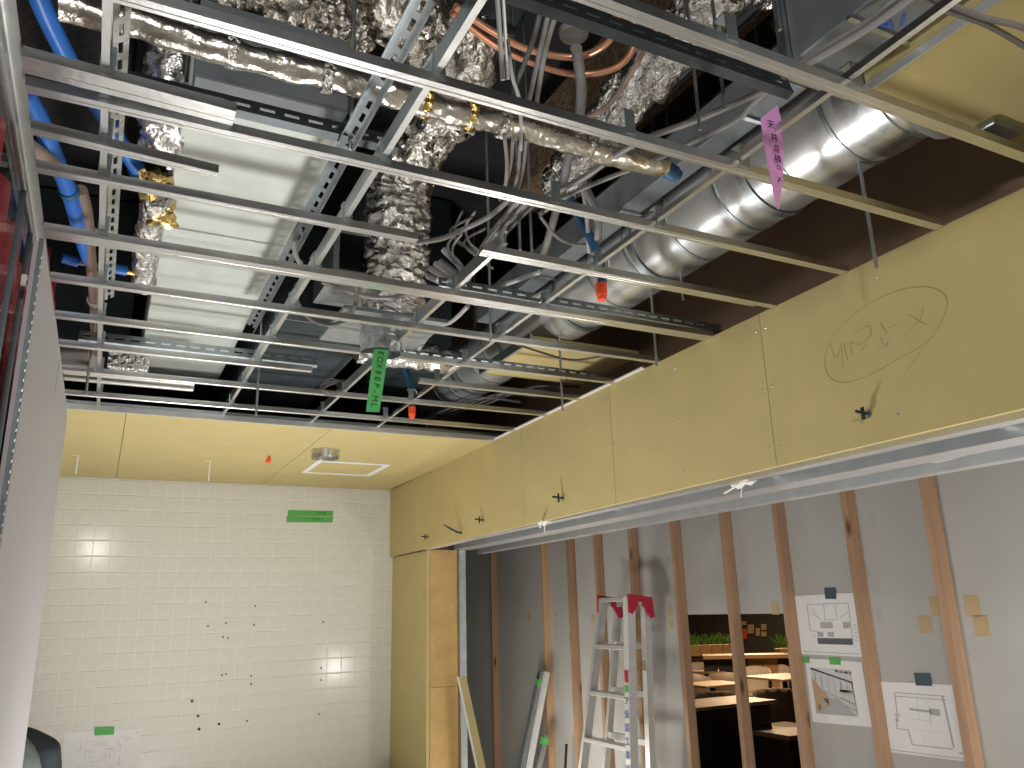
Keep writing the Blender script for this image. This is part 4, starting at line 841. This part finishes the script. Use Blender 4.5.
hd = [MB().tube(bez([(sx+s_*.16,sy+.37,SH-.36),(sx+s_*.14,sy+.42,SH-.37),(sx+s_*.13,sy+.46,SH-.38)],4),[.032,.034,.036,.038,.038,.036,.034,.03,.025],10) for s_ in (1,-1)]
for h_,s_ in zip(hd,(1,-1)):
    for k,L in enumerate((.06,.068,.064,.05)):
        b_ = V((sx+s_*(.13+.024-k*.016),sy+.455,SH-.38)); h_.tube([b_,b_+V((0,L*.5,-.006)),b_+V((0,L*.85,-.028))],[.009,.0085,.007],7)
    b_ = V((sx+s_*.105,sy+.42,SH-.375)); h_.tube([b_,b_+V((-s_*.025,.025,-.005)),b_+V((-s_*.03,.05,-.012))],[.011,.010,.008],7)
    obj('hand', h_, 'skin', t, smooth=True)
t = thing('work_stool','low round stool under the person','stool',(sx,sy,0))
obj('seat', MB().lathe([(.001,.36),(.15,.36),(.16,.37),(.16,.385),(.15,.39),(.001,.39)],(sx,sy,0),(0,0,1),24), 'rubber', t)
for k in range(4): a = k*math.pi/2+.6; obj('leg', MB().tube([(sx+.1*math.cos(a),sy+.1*math.sin(a),.36),(sx+.15*math.cos(a),sy+.15*math.sin(a),.0)],.011,8), 'alu', t)

# ================================================================== RESTAURANT BEYOND THE WALL OPENING
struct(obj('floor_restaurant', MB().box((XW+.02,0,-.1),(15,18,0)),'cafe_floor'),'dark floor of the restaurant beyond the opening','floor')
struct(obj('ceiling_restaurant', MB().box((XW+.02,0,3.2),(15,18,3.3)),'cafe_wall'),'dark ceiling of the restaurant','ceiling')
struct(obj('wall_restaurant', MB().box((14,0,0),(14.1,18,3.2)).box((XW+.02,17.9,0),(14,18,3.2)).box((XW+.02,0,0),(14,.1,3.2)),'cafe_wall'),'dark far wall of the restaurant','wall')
def table(u,v,lx,ly,label,mt='table_top'):
    c = PZ(u,v,.72); t = thing('cafe_table',label,'table',(c.x,c.y,0),'restaurant tables')
    obj('table_top', MB().bbox((c.x-lx,c.y-ly,.695),(c.x+lx,c.y+ly,.72),.004), mt, t)
    obj('column', MB().tube([(c.x,c.y,.015),(c.x,c.y,.694)],.03,10), 'black', t); obj('foot', MB().bbox((c.x-.25,c.y-.25,0),(c.x+.25,c.y+.25,.015),.003), 'black', t); return t
table(712,670,.30,.30,'farthest restaurant table by the planter at the left of the opening')
table(784,676,.36,.36,'light restaurant table at the right of the opening')
table(712,683,.30,.26,'middle restaurant table behind the left part of the opening')
def chair_mesh(m):
    pass
def chair(u,v,rz,label,m='chair_shell',src={}):
    c = PZ(u,v,.80); key = m
    t = thing('cafe_chair',label,'chair',(c.x,c.y,0),'restaurant chairs'); t.rotation_euler = (0,0,rz)
    if key not in src:
        mb = MB(); N = 8
        for i in range(N+1):                # wrap-round shell
            a = -1.9+3.8*i/N
            for k,(z,rr) in enumerate(((.44,.20),(.52,.225),(.66,.235),(.80-.10*(abs(a)/1.9)**2,.24))): mb.v.append(V((math.sin(a)*rr,-math.cos(a)*rr*.92,z)))
        for i in range(N):
            for k in range(3): q0 = i*4+k; mb.f.append((q0,q0+1,q0+5,q0+4))
        sh = obj('backrest',mb,m,None,smooth=True,origin=(0,0,0)); sh.modifiers.new('th','SOLIDIFY').thickness = .02
        se = obj('seat', MB().lathe([(.001,.43),(.19,.43),(.205,.445),(.20,.46),(.001,.465)],(0,0,0),(0,0,1),16),m,None,smooth=True,origin=(0,0,0))
        lg = [obj('leg', MB().tube([(sx_*.12,sy_*.12,.43),(sx_*.2,sy_*.2,0)],.012,6),'black',None,origin=(0,0,0)) for sx_ in (-1,1) for sy_ in (-1,1)]
        parts = [sh,se]+lg; src[key] = parts
        for p_ in parts: p_.parent = t
    else:
        for p_ in src[key]: q_ = p_.copy(); C.objects.link(q_); q_.parent = t
    return t
chair(697,663,2.4,'light chair behind the far left restaurant table','chair_light')
chair(752,667,2.2,'light chair at the left of the light restaurant table','chair_light')
chair(771,665,2.0,'small light chair behind the light restaurant table','chair_light')
chair(694,672,-1.2,'brown chair in front of the far left restaurant table')
chair(726,671,-.7,'brown chair between the two left restaurant tables')
chair(717,689,-.6,'brown chair right before the middle restaurant table')
chair(776,686,-.7,'brown chair in front of the light restaurant table')
# dark service desk in front
c = PZ(728,704,.72)
t = thing('service_desk','dark wooden desk with a long brown top just beyond the opening','desk',(c.x,c.y,0))
d0 = PZ(694,703,.76); d1 = PZ(752,702,.76)
obj('desk_top', MB().bbox((min(d0.x,d1.x)-.25,d1.y-.05,.735),(max(d0.x,d1.x)+.25,d0.y+.2,.765),.004),'table_top',t)
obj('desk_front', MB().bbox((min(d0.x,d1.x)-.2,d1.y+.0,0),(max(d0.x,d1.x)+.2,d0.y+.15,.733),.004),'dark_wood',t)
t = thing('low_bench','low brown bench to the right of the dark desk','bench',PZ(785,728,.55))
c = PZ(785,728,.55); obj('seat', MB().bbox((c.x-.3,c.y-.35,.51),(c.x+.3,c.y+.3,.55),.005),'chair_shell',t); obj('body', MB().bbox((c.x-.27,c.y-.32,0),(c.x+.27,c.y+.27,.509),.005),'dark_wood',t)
# counter and planters
def planter(u0,u1,v,h,z,label,n=60,seed=1):
    a = PZ(u0,v,z) if z < CZ-.02 else PX(u0,v,9); b = PZ(u1,v-(u1-u0)*.028,z); 
    t = thing('plant_box',label,'planter',((a.x+b.x)/2,(a.y+b.y)/2,0)); d = (b-a).normalized(); nn = V((-d.y,d.x,0)); L = (b-a).length
    M = frame_mat((a.x,a.y,0),(d.x,d.y,0),nn)
    obj('base', MB().bbox((0,-.15,0),(L,.15,z-.17),.004,M), 'dark_wood', t)
    for k in range(4): obj('front_plank', MB().bbox((L*k/4+.01,-.18,z-.155),(L*(k+1)/4-.01,-.152,z),.004,M), 'oak', t)
    obj('trough', MB().bbox((0,-.15,z-.155),(L,.15,z-.01),.004,M), 'oak', t)
    random.seed(seed); mb = MB()
    for k in range(n):
        p0 = M@V((random.uniform(0,L),random.uniform(-.12,.12),z-.01)); hgt = random.uniform(.4,1)*h; dr = V((random.uniform(-.6,.6),random.uniform(-.6,.6),1)); s_ = V((dr.y,-dr.x,.1)).normalized()*.022
        mid = p0+dr*hgt*.5; tip = p0+dr*hgt-V((0,0,hgt*.2)); mb.add([p0,mid+s_,tip,mid-s_],[(0,1,2,3)])
    o = obj('foliage', mb, 'plant', t); o['kind'] = 'stuff'; return t
planter(686,730,645,.24,1.03,'wooden planter with green plants at the left of the opening',90,3)
planter(777,806,648,.28,.98,'small potted greenery on the ledge at the right of the opening',60,5)
a = PZ(702,655,.93); b = PZ(806,653,.93)
t = thing('long_counter','long light wooden counter across the back of the restaurant','counter',((a.x+b.x)/2,(a.y+b.y)/2,0))
d = (b-a).normalized(); M = frame_mat((a.x,a.y,0),(d.x,d.y,0),(-d.y,d.x,0)); L = (b-a).length
obj('counter_top', MB().bbox((0,-.2,.88),(L,.2,.93),.004,M),'oak',t)
for k in range(7): obj('front_panel', MB().bbox((L*k/7+.008,-.1,0),(L*(k+1)/7-.008,-.06,.879),.004,M),'oak' if k in (3,4) else 'dark_wood',t)  # middle panels paler: the lamplight on them is put into the colour
t = thing('poster_board','cluster of small red and orange posters on the far restaurant wall','poster',PX(755,636,13.9))
for u,v,w_,h_,m in ((744,623,5,4,'masking'),(745,634,4,10,'orange'),(751,629,6,9,'masking'),(758,632,4,8,'print_tan'),(764,627,5,6,'masking'),(764,634,5,5,'print_tan')):
    q = [PX(u+a_*w_/2,v+b_*h_/2,13.95) for a_,b_ in ((-1,-1),(1,-1),(1,1),(-1,1))]; decal('poster',q,(-1,0,0),.01,m,t)
